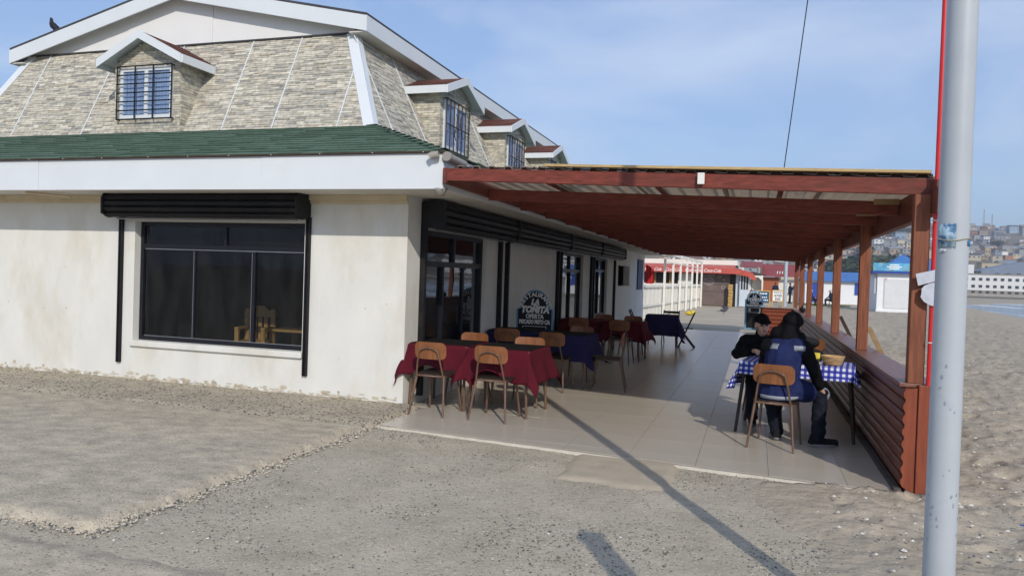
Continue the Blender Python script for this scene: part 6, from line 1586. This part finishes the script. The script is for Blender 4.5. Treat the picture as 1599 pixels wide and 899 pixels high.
# birds
m_pig = M('pigeon_grey', (0.07, 0.07, 0.08), 0.7, 0.3, 20); m_crow = M('black_feather', (0.018, 0.017, 0.022), 0.6, 0.3, 20)
def bird(loc, rz, label, mat, s=1.0, upright=0.3):
    t = thing('pigeon', label, 'bird', loc, rz); Rm = Matrix.Rotation(upright, 3, 'X'); b = B()
    def T(v): return Rm @ Vector(v) * s + Vector((0, 0, 0.135*s))
    rings = [(-0.17, 0.004, 0.0), (-0.10, 0.028, -0.005), (-0.04, 0.058, 0.0), (0.03, 0.066, 0.0), (0.09, 0.048, 0.012), (0.125, 0.032, 0.035), (0.15, 0.030, 0.060), (0.172, 0.022, 0.068), (0.185, 0.006, 0.066), (0.205, 0.002, 0.060)]
    b.tube([T((0, y, z)) for y, r_, z in rings], [r_*s for y, r_, z in rings], 12)
    b.build('body', mat, t, world=False)
    B().add([T(v) for v in [(-0.03, -0.08, 0.0), (0.03, -0.08, 0.0), (0.045, -0.24, -0.02), (-0.045, -0.24, -0.02), (-0.03, -0.08, 0.012), (0.03, -0.08, 0.012), (0.045, -0.24, -0.012), (-0.045, -0.24, -0.012)]], [(4,5,6,7), (3,2,1,0), (0,1,5,4), (1,2,6,5), (2,3,7,6), (3,0,4,7)]).build('tail', mat, t, world=False)
    for q in (-1, 1):
        w_ = B().ell((0, 0, 0), (0.016*s, 0.10*s, 0.045*s)); w_.v = [tuple(T((q*0.052, -0.03, 0.008)) + Rm @ Vector(v)) for v in w_.v]; w_.build('wing', mat, t, world=False)
        B().tube([(q*0.025*s, 0, 0.08*s), (q*0.028*s, 0.01*s, 0.0)], 0.005*s, 5).tube([(q*0.028*s, -0.01*s, 0.004), (q*0.03*s, 0.045*s, 0.004)], 0.004*s, 5).build('leg', M('bird_leg', (0.25, 0.08, 0.06), 0.6, 0.1, 5), t, world=False)
bird((-1.48, 39.8, 0.0), R(-75), 'dark pigeon walking on the path, the nearer of two', m_pig, 1.35, 0.1)
bird((-1.62, 45.2, 0.0), R(80), 'smaller pigeon on the path beyond the first', m_pig, 1.2, -0.1)
bird((-11.35, 9.86, 5.385), R(100), 'black bird perched on the slope of the gable roof', m_crow, 0.85, 0.75)
o = B().capsule((1.22, 21.6, 0.93), (1.20, 21.9, 0.94), 0.07, 0.06).tube([(1.2, 21.65, 0.98), (1.24, 21.75, 1.08), (1.2, 21.88, 0.99)], 0.012, 6).build('small_black_bag', m_bag); tag(o, 'small black bag on the cap of the low wall between the far posts', 'bag')
for y, mt, lb in ((9.93, m_dullpine, 'bare slanted brace outside the low wall beside the second post'), (13.12, m_fold, 'dark slanted brace outside the low wall beside the third post')):
    b = B().beam((1.30, y, 1.12), (1.86, y, 0.0), 0.05, 0.03, (0, 1, 0)); tag(b.build('slanted_brace', mt), lb, 'brace', 'braces of the low wall')
t = thing('wooden_post', 'timber post added out of view beside the viewer, guessed from its shadow on the concrete', 'post', (0.887, 1.35, -0.02))  # never in view; added as a guess at what casts the second shadow
B().box(-0.06, 0.06, -0.06, 0.06, 0, 2.2).build('shaft', m_timber, t, 0.006, world=False); B().box(-0.075, 0.075, -0.075, 0.075, 2.201, 2.23).build('cap', m_timber, t, 0.004, world=False)
b = B(); b.box(1.75, 1.79, 5.9, 5.915, 0.035, 0.04); tag(b.build('blue_litter', m_bl), 'tiny blue plastic scrap on the sand right of the pole', 'litter')

# ------------------------------------------------------------------ haze
HAZE = True
if HAZE:
    hm = bpy.data.materials.new('haze'); hm.use_nodes = True; N = hm.node_tree.nodes; N.clear()
    o_ = N.new('ShaderNodeOutputMaterial'); v_ = N.new('ShaderNodeVolumePrincipled')
    v_.inputs['Color'].default_value = (0.80, 0.89, 1.0, 1); v_.inputs['Density'].default_value = 0.00045; v_.inputs['Anisotropy'].default_value = 0.2
    hm.node_tree.links.new(v_.outputs[0], o_.inputs['Volume'])
    hz = B().box(-5200, 5200, -5200, 5200, -5.5, 140).build('haze', hm); struct(hz, 'stuff')
